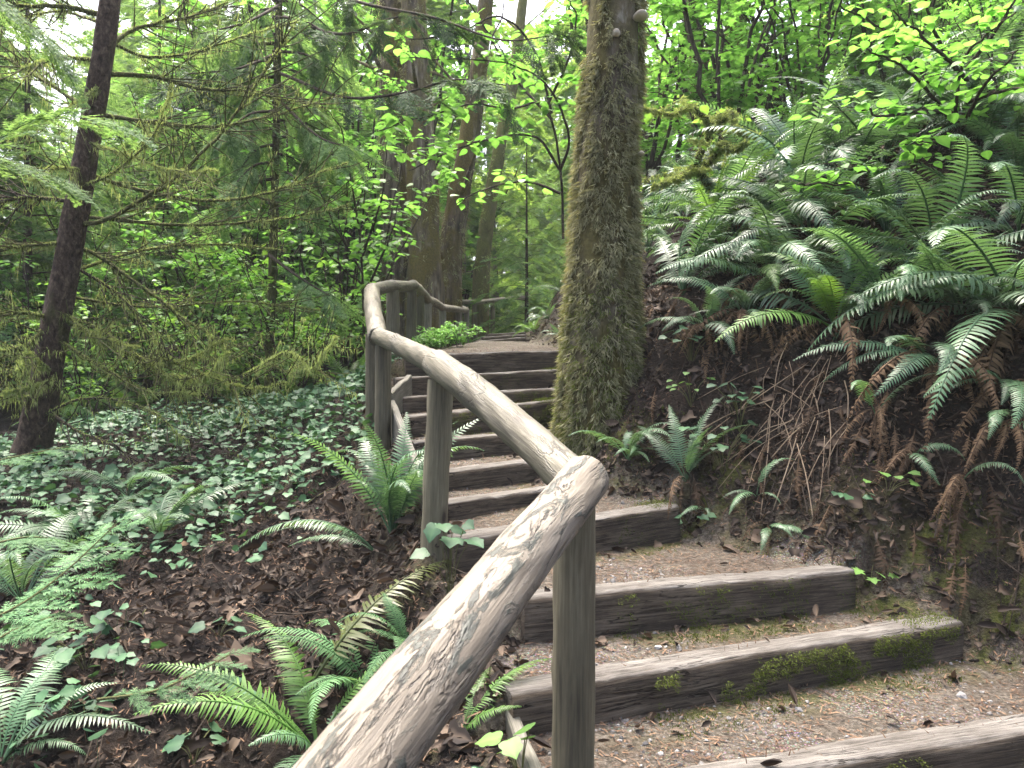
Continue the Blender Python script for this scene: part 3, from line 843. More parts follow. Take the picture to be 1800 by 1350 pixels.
# ------------------------------------------------------------------ ferns of the picture
def F(px, py, *a, **k): return fern(hit(px, py), *a, **k)
GB_ = "sword ferns on the bank"
F(1470, 580, 1.05, 19, "full sword fern in the middle of the bank top, above a heap of dry stalks", GB_, dead=9, alt=M_FERN_Y, spread=180)
F(1790, 570, 1.35, 16, "large sword fern leaning over the bank at the right edge with whitish arching fronds", GB_, az=235, spread=95, vs=(1, 2, 4, 7), dead=10, deadL=.8)
F(1640, 480, 1.1, 15, "sword fern right of the middle with pale arching fronds, behind the bank edge", GB_, az=240, spread=120, vs=(1, 2, 5, 7))
F(1400, 480, 1.05, 14, "sword fern whose long pale fronds arch left towards the mossy trunk", GB_, az=260, spread=110, vs=(1, 5, 2, 7))
F(1270, 440, .95, 13, "upright yellow-green fern standing just right of the mossy trunk", GB_, mat=M_FERN_Y, vs=(0, 3, 5), tilt=.1)
F(1200, 520, .95, 13, "dark fern tucked close behind the right side of the mossy trunk", GB_, dead=3, az=85, spread=80, alt=M_FERN_D)
F(1790, 420, 1.2, 13, "sword fern high at the right edge with large white-shining fronds", GB_, az=250, spread=110, vs=(1, 2, 4, 7))
F(1560, 420, 1.1, 15, "dark sword fern in the second row with upright fronds", GB_, mat=M_FERN_D, vs=(0, 3, 5))
F(1420, 350, 1.3, 18, "broad dark fern clump on the slope below the sky gap", GB_, mat=M_FERN_D, alt=M_FERN, vs=(0, 1, 3, 5))
F(1310, 560, .7, 9, "small fern with rusty brown fronds under the bank edge, right of the trunk", GB_, dead=14, az=200, spread=120)
F(1640, 640, .75, 6, "lone fern on the bank face with one drooping dark frond to the left", GB_, az=250, spread=50, vs=(2, 4, 7), mat=M_FERN_D, dead=9, deadL=1.0)
F(1760, 760, .45, 3, "withered fern with curled tan fronds hanging down at the right edge", GB_, az=180, spread=80, dead=9, deadL=1.2)
F(1600, 800, .4, 2, "withered fern hanging brown above the third step's right end", GB_, az=190, spread=80, dead=6, deadL=1.0)
q_ = P(1105, 800, 4.75); fern((q_[0], q_[1], gz(q_[0], q_[1])), .50, 13, "small bright fern arching at the foot of the mossy trunk", GB_, az=140, spread=130, vs=(1, 2, 6), tilt=.2)
F(1205, 850, .62, 8, "slim upright fern growing right of the trunk's foot", GB_, az=60, spread=120, vs=(0, 3), dead=3, tilt=0.05)
F(1330, 880, .33, 5, "small fern with an upright stubby frond on the lower bank", GB_, az=180, spread=150, vs=(0, 2, 6), mat=M_FERN)
F(1350, 925, .30, 5, "little fern fanning down towards the third step", GB_, az=150, spread=90, vs=(2, 4, 7), dead=2)
F(1240, 900, .24, 4, "tiny fern beside the mossy end of the fourth step", GB_, az=220, spread=100, vs=(2, 4, 7))
F(1795, 190, 1.2, 12, "fern at the top of the slope at the right edge, above the shining one", GB_, az=240, spread=130)
F(1790, 260, 1.1, 11, "fern on the upper slope at the right edge, between dark soil and hazel leaves", GB_, az=240, spread=150)
F(1700, 200, 1.1, 11, "fern under the spreading hazel at upper right", GB_, az=240, spread=150)
F(1790, 330, 1.1, 11, "fern just above the large shining fronds at the right edge", GB_, az=240, spread=150, mat=M_FERN_D)
F(1740, 260, 1.2, 12, "fern behind the shining fronds at the right edge", GB_, az=240, spread=130, mat=M_FERN_D)
F(1690, 560, .95, 12, "sword fern with whitish fronds arching over the bank edge, left of the right-edge fern", GB_, az=215, spread=110, vs=(1, 2, 4, 7), dead=9)
F(1560, 545, .95, 12, "sword fern between the middle clump and the whitish arching fronds", GB_, az=220, spread=130, dead=9)
F(1350, 500, .9, 11, "sword fern on the bank edge left of the middle clump", GB_, az=220, spread=130, dead=10, alt=M_FERN_Y)
F(1240, 580, .6, 8, "small half-dead fern on the bank against the mossy trunk", GB_, az=200, spread=130, dead=10)
F(1770, 690, .7, 5, "fern at the right edge of the bank face with a broad hanging frond", GB_, az=230, spread=60, vs=(2, 4), dead=7, deadL=1.0)
F(1540, 730, .4, 2, "withered brown fern on the bank face right of the dry stalks", GB_, az=190, spread=60, dead=7, deadL=1.0)
F(1690, 850, .4, 1, "withered fern hanging near the foot of the bank, left of the right-edge one", GB_, az=190, spread=60, dead=8, deadL=1.1)
# beyond the trunk, beside the upper trail
GT = "ferns beside the upper trail"
F(985, 520, .8, 10, "fern on the trail bank just left of the mossy trunk", GT, az=260, spread=110, dead=3)
F(1000, 440, .9, 10, "pale green fern higher on the trail bank behind the trunk", GT, az=250, spread=120, mat=M_FERN_Y)
F(940, 585, .5, 9, "bright lime fern at the inner edge of the sunlit landing", GT, az=270, spread=120, mat=M_FERN_Y, vs=(1, 2, 5))
F(950, 480, .9, 9, "fern above the landing at the bend of the trail", GT, az=260, spread=120)
F(965, 560, .55, 8, "drooping fern low on the trail bank above the landing", GT, az=250, spread=110, mat=M_FERN, dead=2)
F(990, 590, .45, 8, "fern between the landing and the mossy trunk", GT, az=240, spread=120, mat=M_FERN_D, dead=3)
F(1000, 480, .8, 10, "dark fern half hidden behind the left side of the mossy trunk", GT, az=260, spread=120, mat=M_FERN_D, dead=2)
F(975, 400, .9, 10, "topmost fern on the trail bank left of the mossy trunk", GT, az=260, spread=140)
fern((-.95, 19.5, gz(-.95, 19.5)), 1.1, 10, "bluish fern under the far rail", GT)
fern((.2, 20, gz(.2, 20)), 1.0, 9, "second bluish fern under the far rail, further right", GT)
# behind the railing on the left
GL = "ferns left of the railing"
F(615, 640, .95, 12, "tall dark fern behind the corner post pair", GL, mat=M_FERN_D, vs=(0, 1, 3, 5))
F(560, 620, .9, 12, "tall fern left of the corner post pair in the undergrowth", GL, vs=(0, 1, 3, 5), alt=M_FERN_Y)
fern((-1.9, 9.3, gz(-1.9, 9.3)), 1.0, 11, "yellow-green fern left of the double mossy trunks", GL, mat=M_FERN_Y, vs=(0, 1, 3))
F(690, 940, .82, 17, "bushy pale fern standing left of the second post", GL, vs=(3, 10), az=0, spread=180, tilt=.0, alt=M_FERN_D)
F(660, 965, .75, 3, "single long frond arching left below the fern at the second post", GL, az=-80, spread=25, vs=(2, 7), tilt=.1)
F(720, 1140, .45, 10, "bright lady fern between the second post and the peeling rail", GL, az=-60, spread=130, vs=(1, 2, 5, 7), mat=M_CEDAR)
# lower left slope
GS = "ferns on the lower left slope"
F(150, 960, .95, 12, "large fern near the left edge with feathery fronds pointing left and up", GS, az=-50, spread=120, vs=(1, 5, 7), tilt=.1)
F(280, 950, .75, 10, "fern on the left slope with a frond leaning right", GS, az=60, spread=120, vs=(0, 1, 5), tilt=.1)
F(225, 880, .85, 9, "fern beside the spruce foot with dark bent fronds", GS, az=20, spread=140, vs=(1, 2), mat=M_FERN, tilt=.1)
F(40, 1060, .8, 10, "fern at the left edge beneath the cedar boughs", GS, az=30, spread=120, tilt=.1)
F(420, 905, .3, 5, "small low fern in the ivy in the middle of the left slope", GS, az=60, spread=150, vs=(2, 4, 7))
F(0, 1345, .75, 9, "near fern with blurred fronds in the bottom left corner", GS, az=10, spread=130, vs=(1, 2, 0), tilt=.1)
F(560, 1330, .72, 14, "yellow-green fern in the foreground under the lower end of the peeling rail", GS, az=-10, spread=150, vs=(1, 2, 5), mat=M_FERN_Y, alt=M_FERN, tilt=.1)
F(520, 1250, 1.0, 2, "pair of long olive fronds arching up to the near rail", GS, az=52, spread=14, vs=(5,), mat=M_FERN_O, tilt=0)
F(650, 1220, .62, 11, "leafy green fern in the foreground left of the near rail's middle", GS, az=-20, spread=140, vs=(1, 5, 7), mat=M_CEDAR, tilt=.1)
F(810, 1290, .42, 4, "low frond poking out between edge board and nearest post", GS, az=75, spread=45, vs=(5, 7), mat=M_FERN_Y, tilt=0)

# dry stalks below the middle bank fern
ds = thing("dry_stalk_heap", "heap of bare tan fern stalks lying down the dark bank face", "stalks", hit(1440, 700))
for k in range(40):
    px, py = R.uniform(1340, 1500), R.uniform(610, 800)
    a = hit(px, py); b = hit(px + R.normal(-45, 65), py + R.uniform(40, 170))
    a[2] += .04; b[2] += .015; m_ = (a + b) / 2 + np.array((R.normal(0, .015), -.02, .03))
    mb = MB(); tube(mb, curve([a, m_, b], 8), .0028 * R.uniform(.6, 1.3), 5)
    o = mb.build("stalk", M_STRAW, ds); childof(o, ds)

# upper slope ferns: the crowd of them
n_up = 0
rr_ = np.random.default_rng(3)
while n_up < 84:
    x = rr_.uniform(1.0, 9.5); y = rr_.uniform(4.6, 13)
    z = gz(x, y); px = 900 + x / y * FPX; py = 675 - (z - EYE) / y * FPX
    if not (1120 < px < 1960 and 40 < py < 470): continue
    fern((x, y, z), rr_.uniform(.9, 1.3), 10, "sword fern among the crowd covering the upper right slope", "ferns crowding the upper slope", mat=(M_FERN, M_FERN_D, M_FERN)[n_up % 3], az=math.degrees(math.atan2(-1, -.6)) , spread=150, vs=(0, 1, 2, 5, 7))
    n_up += 1
# bright ferns far behind the spruce
for k in range(14):
    x, y = rr_.uniform(-7.5, -2.4), rr_.uniform(9, 14)
    fern((x, y, gz(x, y)), rr_.uniform(.8, 1.1), 9, "bright backlit fern in the undergrowth behind the spruce", "ferns behind the spruce", mat=M_FERN_Y, vs=(0, 1, 5, 7))

# ------------------------------------------------------------------ spruce on the left
SP_AX = curve([P(40, 850, 7), P(62, 770, 7), P(85, 640, 7), P(120, 450, 7), P(150, 280, 7), P(182, 90, 7), P(200, -60, 7), P(235, -400, 7), P(265, -800, 7.1)], 90)
spz = SP_AX[:, 2]
SP_R = np.interp(spz, [P(0, y, 7)[2] for y in (850, 770, 640, 450, 200, 0, -800)], np.array([78, 58, 50, 43, 38, 34, 14]) / 2 * 7 / FPX)
sp = thing("spruce_tree", "dark leaning spruce with bare branches draped in moss at left", "tree", (SP_AX[0][0], 7, gz(SP_AX[0][0], 7)))
mb = MB(); tube(mb, SP_AX, SP_R, 28, True, .07, 6, 8); childof(mb.build("trunk", M_SPRUCE, sp), sp)
STRAND = (np.array([(-.5, 0, 0), (.5, 0, 0), (.35, .5, .03), (-.35, .5, .03), (.0, 1, 0)], float), [np.array([(0, 1, 2, 3)]), np.array([(3, 2, 4)])])
BR = [  # px points, end distance, base radius, moss amount
    ([(175, 25), (110, 12), (0, 8), (-80, 0)], 6.6, .026, 1.3), ([(178, 40), (100, 20), (20, 35)], 7.5, .014, .6),
    ([(188, 85), (240, 50), (330, 30), (400, 5)], 7.7, .022, 1.1), ([(185, 130), (270, 135), (350, 155), (430, 162), (540, 182)], 7.8, .024, 1.2),
    ([(160, 105), (100, 102), (40, 120)], 6.3, .02, 1.4), ([(165, 200), (90, 150), (0, 96), (-60, 60)], 7.8, .022, .9),
    ([(165, 200), (250, 213), (330, 222), (400, 220), (480, 203), (610, 165)], 7.6, .021, .9), ([(150, 300), (90, 296), (50, 320)], 6.2, .018, 1.2),
    ([(140, 395), (190, 385), (270, 338), (330, 295), (400, 220), (470, 120), (512, 48)], 6.6, .022, .8),
    ([(132, 355), (60, 348), (0, 356), (-60, 370)], 6.7, .02, .7), ([(140, 300), (230, 330), (350, 352), (450, 345), (520, 322), (610, 285)], 7.9, .02, 1.3),
    ([(140, 380), (300, 395), (430, 392), (510, 383), (610, 362)], 8.0, .017, 1.1), ([(125, 425), (60, 432), (-30, 440)], 6.7, .018, .8),
    ([(125, 430), (175, 452), (267, 517), (333, 567), (393, 600), (500, 652)], 7.3, .019, .9), ([(125, 465), (210, 520), (265, 590), (300, 628)], 7.6, .016, .7),
    ([(105, 550), (180, 582), (262, 640), (335, 692)], 6.4, .016, 1.0), ([(105, 548), (170, 590), (245, 612)], 6.3, .017, 1.4),
    ([(98, 595), (170, 640), (262, 688), (350, 690)], 6.3, .016, 1.2), ([(90, 560), (40, 550), (-40, 556)], 6.4, .019, .9),
    ([(85, 568), (50, 605), (0, 618), (-50, 622)], 6.4, .025, 1.5), ([(110, 560), (240, 628), (290, 632), (360, 660), (430, 682), (505, 676)], 6.2, .018, 1.7),
    ([(250, 640), (320, 635), (398, 597)], 6.1, .011, 1.3), ([(300, 660), (360, 662), (402, 622)], 6.1, .011, 1.4),
    ([(430, 660), (505, 620), (548, 648), (588, 596)], 6.0, .012, 1.6), ([(95, 660), (50, 622), (30, 650)], 6.1, .013, 1.5), ([(100, 665), (60, 680), (10, 690)], 6.2, .018, 1.2),
    ([(75, 700), (30, 698), (-30, 705)], 6.6, .017, .8), ([(75, 715), (140, 760), (205, 785), (255, 838)], 6.4, .016, .2), ([(60, 740), (150, 700), (260, 720), (330, 780)], 6.2, .012, .6),
    ([(140, 330), (205, 300), (275, 230), (300, 150)], 6.1, .012, 1.0), ([(150, 250), (215, 270), (300, 300), (380, 300)], 6.0, .012, 1.2),
    ([(120, 480), (250, 440), (380, 430), (500, 440)], 7.9, .015, 1.2), ([(110, 520), (260, 540), (420, 530), (560, 545)], 8.1, .014, 1.2),
    ([(185, 70), (260, 100), (350, 90), (440, 60), (520, 40)], 8.0, .016, 1.2), ([(178, 150), (120, 190), (40, 230)], 6.0, .014, 1.2),
]
DRY_CL = []
for bi, (pts, dend, r0, ma) in enumerate(BR):
    m = len(pts)
    pw = np.array([P(x, y, 7 + (dend - 7) * (k / (m - 1)) ** .8) for k, (x, y) in enumerate(pts)])
    C = curve(pw, 14 * m)
    C += (fbm(np.arange(len(C))[:, None] * .25 + np.array((0, 40, 80)), np.full((len(C), 3), bi * 3.3), 17) - .5) * .05 * np.linspace(0, 1, len(C))[:, None]
    mb = MB(); s = np.linspace(0, 1, len(C))
    tube(mb, C, r0 * (1 - .75 * s), 8, True, .15, 18, bi)
    tw = []
    for k in range(int(6 + len(C) * .45)):                     # side twigs
        i = int(R.uniform(.12, .97) * (len(C) - 1)); ln = R.uniform(.10, .6)
        d = C[min(i + 1, len(C) - 1)] - C[max(i - 1, 0)]; d = d / np.linalg.norm(d) * .8 + randdir(1)[0] * .8 + np.array((0, 0, .1))
        e = C[i] + d * ln; mid = C[i] + d * ln * .5 + np.array((0, 0, R.uniform(-.05, .03)))
        q = curve([C[i], mid, e], 7); tw.append(q)
        tube(mb, q, r0 * .28 * np.linspace(1, .35, 7) + .0012, 5, False)
    b = childof(mb.build("branch", M_MOSSBARK if ma > .75 else M_TWIG, sp), sp)
    # hanging moss in bunches
    allp = np.vstack([C] * 2 + tw); n = int(420 * ma)
    nb = max(6, int(26 * ma)); cen = R.integers(0, len(allp), nb)
    src = np.concatenate([cen[R.integers(0, nb, n)] + R.integers(-2, 3, n), R.integers(0, len(allp), n // 2)]) % len(allp)
    n = len(src)
    o = allp[src] + R.normal(0, .012, (n, 3))
    f = np.tile((0, 0, -1.), (n, 1)) + R.normal(0, .24, (n, 3))
    ln = R.gamma(1.7, .022, n) + .012
    mm = MB(); inst(mm, STRAND, frames(f, randdir(n)), o, np.stack([R.uniform(.003, .0075, n), ln, ln], -1), R.uniform(0, 1, n))
    # sheath of moss on the upper side
    ns = int(900 * ma); src = R.integers(0, len(C), ns); moss_on(mm, C[src], np.tile((0, 0, 1.), (ns, 1)) + randdir(ns) * .8, 2, .022, .005, .012, .2)
    childof(mm.build("moss", M_HANG, b), b).matrix_local = Matrix.Identity(4)

# ------------------------------------------------------------------ background trees
def trunk_tree(name, pts, radii, mat, label, seed=0, group=None, moss=None, mossmat=None, limbs=0):
    ax = curve([P(*q) for q in pts], 70)
    r = np.interp(np.linspace(0, 1, 70), np.linspace(0, 1, len(radii)), radii)
    bx, by = ax[0][0], ax[0][1]
    t = thing(name, label, "tree", (bx, by, gz(bx, by)), group)
    ax0 = np.vstack([[bx, by, gz(bx, by) - .4], ax[ax[:, 2] > gz(bx, by) + .1]])
    ax0 = curve(ax0[::6], 70)
    mb = MB(); tube(mb, ax0, r * 1.0, 26, True, .12, 2.2, seed, .5, lambda a, l: 1 + np.clip(1 - l / 1.2, 0, 1) * (.25 + .15 * np.cos(4 * a)))
    childof(mb.build("trunk", mat, t), t)
    if moss:
        pos, nn, tt, a = trunk_points(ax0, r, moss, hi=.8)
        k_ = fbm(a * 1.2 + seed, pos[:, 2] * 1.1, seed + 3) > .48
        mb = MB(); moss_on(mb, pos[k_], nn[k_], 5, .09, .012, .04, .7)
        childof(mb.build("moss", mossmat or M_MOSS, t), t)
    for k in range(limbs):
        i = R.integers(25, 66); d = randdir(1, .1, .7)[0]; L = R.uniform(.8, 2.4)
        q = curve([ax0[i], ax0[i] + d * L * .5 + (0, 0, .1), ax0[i] + d * L + (0, 0, R.uniform(-.3, .4))], 9)
        mb = MB(); tube(mb, q, r[i] * .22 * np.linspace(1, .2, 9), 6, False, .1, 6, k)
        childof(mb.build("limb", mat, t), t)
    return t
GBG = "tree trunks beyond the steps"
trunk_tree("maple_tree", [(700, 560, 14), (694, 420, 14), (690, 250, 14), (688, 60, 14), (684, -120, 14), (680, -500, 14)], [.30, .25, .23, .21, .2, .14], M_BARKB, "dark brown mossy trunk, left one of the twin trunks above the railing corner", 3, GBG, 900, limbs=4)
trunk_tree("maple_tree", [(748, 570, 13.6), (746, 440, 13.6), (742, 280, 13.6), (730, 100, 13.6), (724, -120, 13.6), (715, -500, 13.6)], [.36, .29, .26, .23, .21, .14], M_BARKB, "grey fissured trunk with moss down its right side, right one of the twin trunks", 4, GBG, 900, limbs=4)
trunk_tree("maple_tree", [(785, 560, 15), (793, 440, 15), (810, 330, 15), (832, 200, 15), (850, 40, 15), (880, -300, 15)], [.28, .24, .22, .2, .17, .1], M_BARKB, "brown mossy trunk leaning right, between twin trunks and big tree", 5, GBG, 900, limbs=5)
trunk_tree("alder_tree", [(842, 560, 21), (855, 400, 21), (880, 250, 21), (905, 120, 21), (930, -100, 21)], [.24, .2, .17, .15, .12], M_BARKY, "slender far trunk covered in yellow moss, leaning right", 6, GBG, 500, M_HANG, 4)
trunk_tree("alder_tree", [(548, 560, 20), (546, 300, 20), (545, 80, 20), (548, -200, 20)], [.24, .19, .17, .13], M_BARKG, "straight pale grey trunk at top left of the twin trunks", 7, GBG, None, None, 6)
trunk_tree("alder_tree", [(590, 560, 22), (600, 300, 22), (612, 120, 22), (630, -150, 22)], [.28, .22, .19, .15], M_BARKG, "pale trunk tilting right beside the straight grey trunk", 8, GBG, None, None, 6)
trunk_tree("alder_tree", [(1232, 330, 13), (1228, 160, 13), (1222, 20, 13), (1216, -250, 13)], [.16, .13, .12, .09], M_BARKB, "thin dark trunk on the upper slope right of the big tree", 9, GBG, 400, limbs=6)
trunk_tree("alder_tree", [(1290, 300, 14), (1292, 150, 14), (1296, 10, 14), (1305, -250, 14)], [.2, .16, .15, .1], M_BARKY, "mossy trunk on the slope left of the sky gap", 10, GBG, 400, M_HANG, 6)
trunk_tree("alder_tree", [(1720, 200, 14), (1724, 90, 14), (1722, 0, 14), (1715, -300, 14)], [.18, .15, .13, .1], M_BARKB, "dark trunk showing between leaves at upper right", 13, GBG, 300, limbs=5)

def conifer_proto(H, Rb, nbr, seed, lo=.06, dens=7.5, droop=.3, T=SPRAYS):
    """crown and limbs of a hemlock or cedar, H metres tall"""
    rg = np.random.default_rng(seed)
    cr = MB(); lm = MB()
    tube(lm, np.stack([np.zeros(20), np.zeros(20), np.linspace(-.3, H, 20)], -1), np.linspace(.0085 * H + .02, .01, 20), 10)
    for k in range(nbr):
        u = lo + (1 - lo) * (k + rg.uniform(0, 1)) / nbr; z = u * H
        L = Rb * (1 - u) ** .75 * rg.uniform(.6, 1.15) + .2; az = k * 2.4 + rg.uniform(-.4, .4)
        d = np.array((math.cos(az), math.sin(az), 0)); dr = droop * rg.uniform(.4, 1.4)
        s = np.linspace(0, 1, 9)
        C = np.array((0, 0, z)) + d * (L * s)[:, None] + np.array((0, 0, 1.)) * (.10 * L * np.sin(s * 2.5) - dr * L * s ** 2)[:, None]
        tube(lm, C, .006 * L * (1 - s) + .003, 4, False)
        n = max(3, int(dens * L / 1.2)) 
        t = rg.uniform(.18, 1, n); t[0] = 1
        o = np.stack([np.interp(t, s, C[:, j]) for j in range(3)], -1)
        sd = rg.choice((-1, 1), n) * rg.uniform(.3, 1.1, n); sd[0] = 0
        f = d * np.cos(sd)[:, None] + np.cross((0, 0, 1.), d) * np.sin(sd)[:, None] + np.stack([np.zeros(n), np.zeros(n), rg.uniform(-.45, .1, n)], -1)
        sc = rg.uniform(.45, .9, n) * (.55 + .25 * L)
        up = np.tile((0, 0, 1.), (n, 1)) + rg.normal(0, .25, (n, 3))
        for q in range(len(T)):
            w = np.nonzero(np.arange(n) % len(T) == q)[0]
            if len(w): inst(cr, T[q], frames(f[w], up[w]), o[w], np.repeat(sc[w][:, None], 3, 1), .5 + rg.uniform(-.3, .3, len(w)))
    return cr, lm
HP = []
for (H, Rb, nb, sd, lo) in [(9, 2.3, 74, 1, .03), (11, 2.6, 84, 2, .08), (7, 1.7, 60, 3, .03), (12, 2.3, 70, 4, .27)]:
    cr, lm = conifer_proto(H, Rb, nb, sd, lo)
    HP.append((cr.mesh("crown", M_HEM), cr.mesh("crown", M_HEMD), lm.mesh("limbs", M_TWIG)))
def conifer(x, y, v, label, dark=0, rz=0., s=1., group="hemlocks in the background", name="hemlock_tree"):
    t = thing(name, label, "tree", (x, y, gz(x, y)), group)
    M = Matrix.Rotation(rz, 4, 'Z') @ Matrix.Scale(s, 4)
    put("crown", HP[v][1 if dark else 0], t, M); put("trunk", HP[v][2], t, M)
    return t
DENSE = "feathery hemlock in the dense wood behind the spruce"
for k, (x, y, v, dk) in enumerate([(-7.2, 11.5, 0, 0), (-4.9, 14.5, 1, 0), (-9.5, 13, 1, 0), (-7.0, 17, 1, 0), (-10.5, 14.5, 0, 0), (-3.6, 17.5, 0, 0), (-8.2, 18, 1, 0), (-12.5, 18, 1, 0), (-5.2, 19.5, 0, 0), (-7.5, 22, 1, 0), (-11, 23, 1, 0), (-15, 22, 1, 0), (-3.6, 23, 1, 0)]):
    conifer(x, y, v, DENSE, dk, k * 1.3, .9 + .25 * ((k * 7) % 5) / 5)
conifer(.36, 19, 2, "fine young hemlock straight up the trail beyond the far rail", 0, .4, .72)
conifer(-1.6, 25, 0, "hemlock behind the far rail, left of the young one", 0, 2.2)
conifer(2.6, 27, 0, "hemlock behind the big trunk at the trail bend", 0, 4.2)
conifer(-8.8, 11.2, 3, "tall hemlock with a clear lower stem at the left edge behind the spruce", 0, 1.7, 1, None)
conifer(9.8, 17, 1, "hemlock at the top of the slope at upper right", 1, 1.2)
conifer(11.5, 13.5, 2, "shaded hemlock at the far upper right", 1, 3.2)

# dark conifer boughs hanging into the picture at top centre belong to a cedar left of the twin trunks
ct = thing("cedar_tree", "slim cedar whose dark drooping boughs cross the top of the picture", "tree", (P(470, 600, 9.5)[0], 9.5, gz(P(470, 600, 9.5)[0], 9.5)))
cx = ct.location
ax = curve([(cx.x, cx.y, cx.z - .3), (cx.x + .1, cx.y, cx.z + 3), (cx.x + .15, cx.y, cx.z + 6), (cx.x + .2, cx.y, 11)], 40)
mb = MB(); tube(mb, ax, np.linspace(.06, .02, 40), 12, True, .08, 5, 4); childof(mb.build("trunk", M_MOSSBARK, ct), ct)
for bi, pts in enumerate([[(500, -60, 9.4), (620, 0, 8.6), (760, 30, 8), (880, 70, 7.6), (985, 60, 7.3)], [(495, 130, 9.4), (600, 170, 8.6), (700, 165, 8), (800, 140, 7.4), (890, 150, 7.2)],
                          [(500, 30, 9.4), (600, 60, 8.5), (700, 30, 8.2), (800, 45, 8)], [(495, 90, 9.4), (420, 120, 8.4), (330, 130, 7.8)], [(490, 10, 9.4), (430, 40, 8.4), (350, 60, 8)], [(495, 180, 9.3), (560, 240, 8.6), (620, 260, 8.2)],
                          [(475, 450, 9.4), (530, 490, 8.7), (580, 520, 8.4)]] + [[(480, y_, 9.45), (480 + q_ * .45, y_ + 8, 9.3 + e_ * .5), (480 + q_, y_ + 45 + abs(q_) * .1, 9.3 + e_)] for y_, q_, e_ in [(0 + 15 * k_, (-1) ** k_ * random.uniform(60, 150), random.uniform(-1, 1.2)) for k_ in range(22)]]):
    C = curve([P(*q) for q in pts], 30); s = np.linspace(0, 1, 30)
    mb = MB(); tube(mb, C, .022 * (1 - .8 * s), 7, True, .1, 10, bi); b = childof(mb.build("bough", M_TWIG, ct), ct)
    n = int(28 * (1 if bi < 3 else .6)); i = R.integers(4, 30, n); i[0] = 29
    d = np.gradient(C, axis=0)[i]; d /= np.linalg.norm(d, axis=1, keepdims=True)
    f = d * .7 + R.normal(0, .55, (n, 3)) * (1, 1, .3) + np.array((0, 0, -.35))
    mm = MB()
    for q in range(3):
        w = np.nonzero(np.arange(n) % 3 == q)[0]
        inst(mm, SPRAYS[q], frames(f[w], np.tile((0, 0, 1.), (len(w), 1)) + R.normal(0, .3, (len(w), 3))), C[i[w]], np.repeat(R.uniform(.3, .6, len(w))[:, None], 3, 1), R.uniform(.2, .8, len(w)))
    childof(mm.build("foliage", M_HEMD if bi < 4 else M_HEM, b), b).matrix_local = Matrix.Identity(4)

# ------------------------------------------------------------------ broadleaf shrubs and saplings
def leaves_on(mb, C, n, size, T=OVATE, flat=.35, spread=.14, tint=(0, 1)):
    i = R.integers(0, len(C), n)
    d = randdir(n, -.3, .3)
    o = C[i] + d * R.uniform(.1, 1, (n, 1)) * spread + R.normal(0, .02, (n, 3))
    up = np.tile((0, 0, 1.), (n, 1)) + R.normal(0, flat, (n, 3))
    sc = size * R.uniform(.6, 1.25, n)
    inst(mb, T, frames(d + np.array((0, 0, -.15)), up), o, np.repeat(sc[:, None], 3, 1), R.uniform(*tint, n))

def shrub_proto(H, spread, stems, twigs, leaf_n, size, T, seed, mat, straight=.3):
    global R
    keep = R; R = np.random.default_rng(seed)
    st = MB(); lf = MB()
    for k in range(stems):
        az = R.uniform(0, 6.28); d = np.array((math.cos(az), math.sin(az), 0)); h = H * R.uniform(.6, 1)
        C = curve([(0, 0, -.15), d * spread * .3 + (0, 0, h * .45), d * spread * R.uniform(.5, 1) + (0, 0, h)], 20) + R.normal(0, .015, (20, 3)) * H * .3
        C[0] = (0, 0, -.15)
        s = np.linspace(0, 1, 20); tube(st, C, (.007 * H) * (1 - .8 * s) * R.uniform(.6, 1.1) + .002, 5, False)
        for j in range(twigs):
            i = R.integers(5, 20); dd = randdir(1, -.1, .5)[0]; L = R.uniform(.25, .6) * spread * .6
            q = curve([C[i], C[i] + dd * L * .5 + (0, 0, .05), C[i] + dd * L], 8)
            tube(st, q, .003 * np.linspace(1, .4, 8) * (H / 2.5) ** .5, 4, False)
            leaves_on(lf, q[2:], leaf_n, size, T, .3, size * 1.0)
    R = keep
    return st.mesh("stems", M_TWIG), lf.mesh("leaves", mat)
SHR = [shrub_proto(3.2, 1.5, 7, 13, 11, .10, OVATE, 1, M_LEAF), shrub_proto(5.5, 2.2, 8, 19, 11, .12, MAPLE, 2, M_LEAF), shrub_proto(2.2, 1.2, 8, 11, 11, .085, OVATE, 3, M_LEAF2),
       shrub_proto(4.2, 1.9, 7, 17, 12, .10, OVATE, 4, M_LEAF2), shrub_proto(.75, .6, 12, 6, 8, .075, OVATE, 5, M_LEAF)]
def shrub(x, y, v, label, group=None, s=1., rz=None, name="leafy_shrub"):
    t = thing(name, label, "shrub", (x, y, gz(x, y)), group)
    M = Matrix.Rotation(random.uniform(0, 6.28) if rz is None else rz, 4, 'Z') @ Matrix.Scale(s, 4)
    put("stems", SHR[v][0], t, M); put("leaves", SHR[v][1], t, M)
    return t
p_ = P(600, 560, 11); shrub(p_[0], 11, 0, "bright yellow-green shrub left of the twin mossy trunks", s=1.15)
p_ = P(560, 560, 13); shrub(p_[0], 13, 1, "tall leafy sapling further left of the twin trunks")
p_ = P(790, 560, 25); shrub(p_[0], 25, 1, "yellow-green sapling behind the leaning mossy trunk", s=1.4)
p_ = P(640, 560, 16.5); shrub(p_[0], 16.5, 1, "pale leafy sapling glowing behind the twin trunks", s=1.35)
for k, (px, d, v, s) in enumerate([(470, 10.5, 2, 1.0), (400, 12, 2, 1.2), (300, 11, 2, 1.0), (200, 13, 3, .9), (520, 9.4, 2, .8), (90, 12, 2, 1.1), (360, 9.5, 2, .7), (20, 14, 3, 1), (440, 14.5, 3, 1), (150, 9.6, 2, .8), (250, 16, 3, 1.1)]):
    shrub(P(px, 0, d)[0], d, v, "mid-green undergrowth bush in the wood behind the spruce", "undergrowth behind the spruce", s)
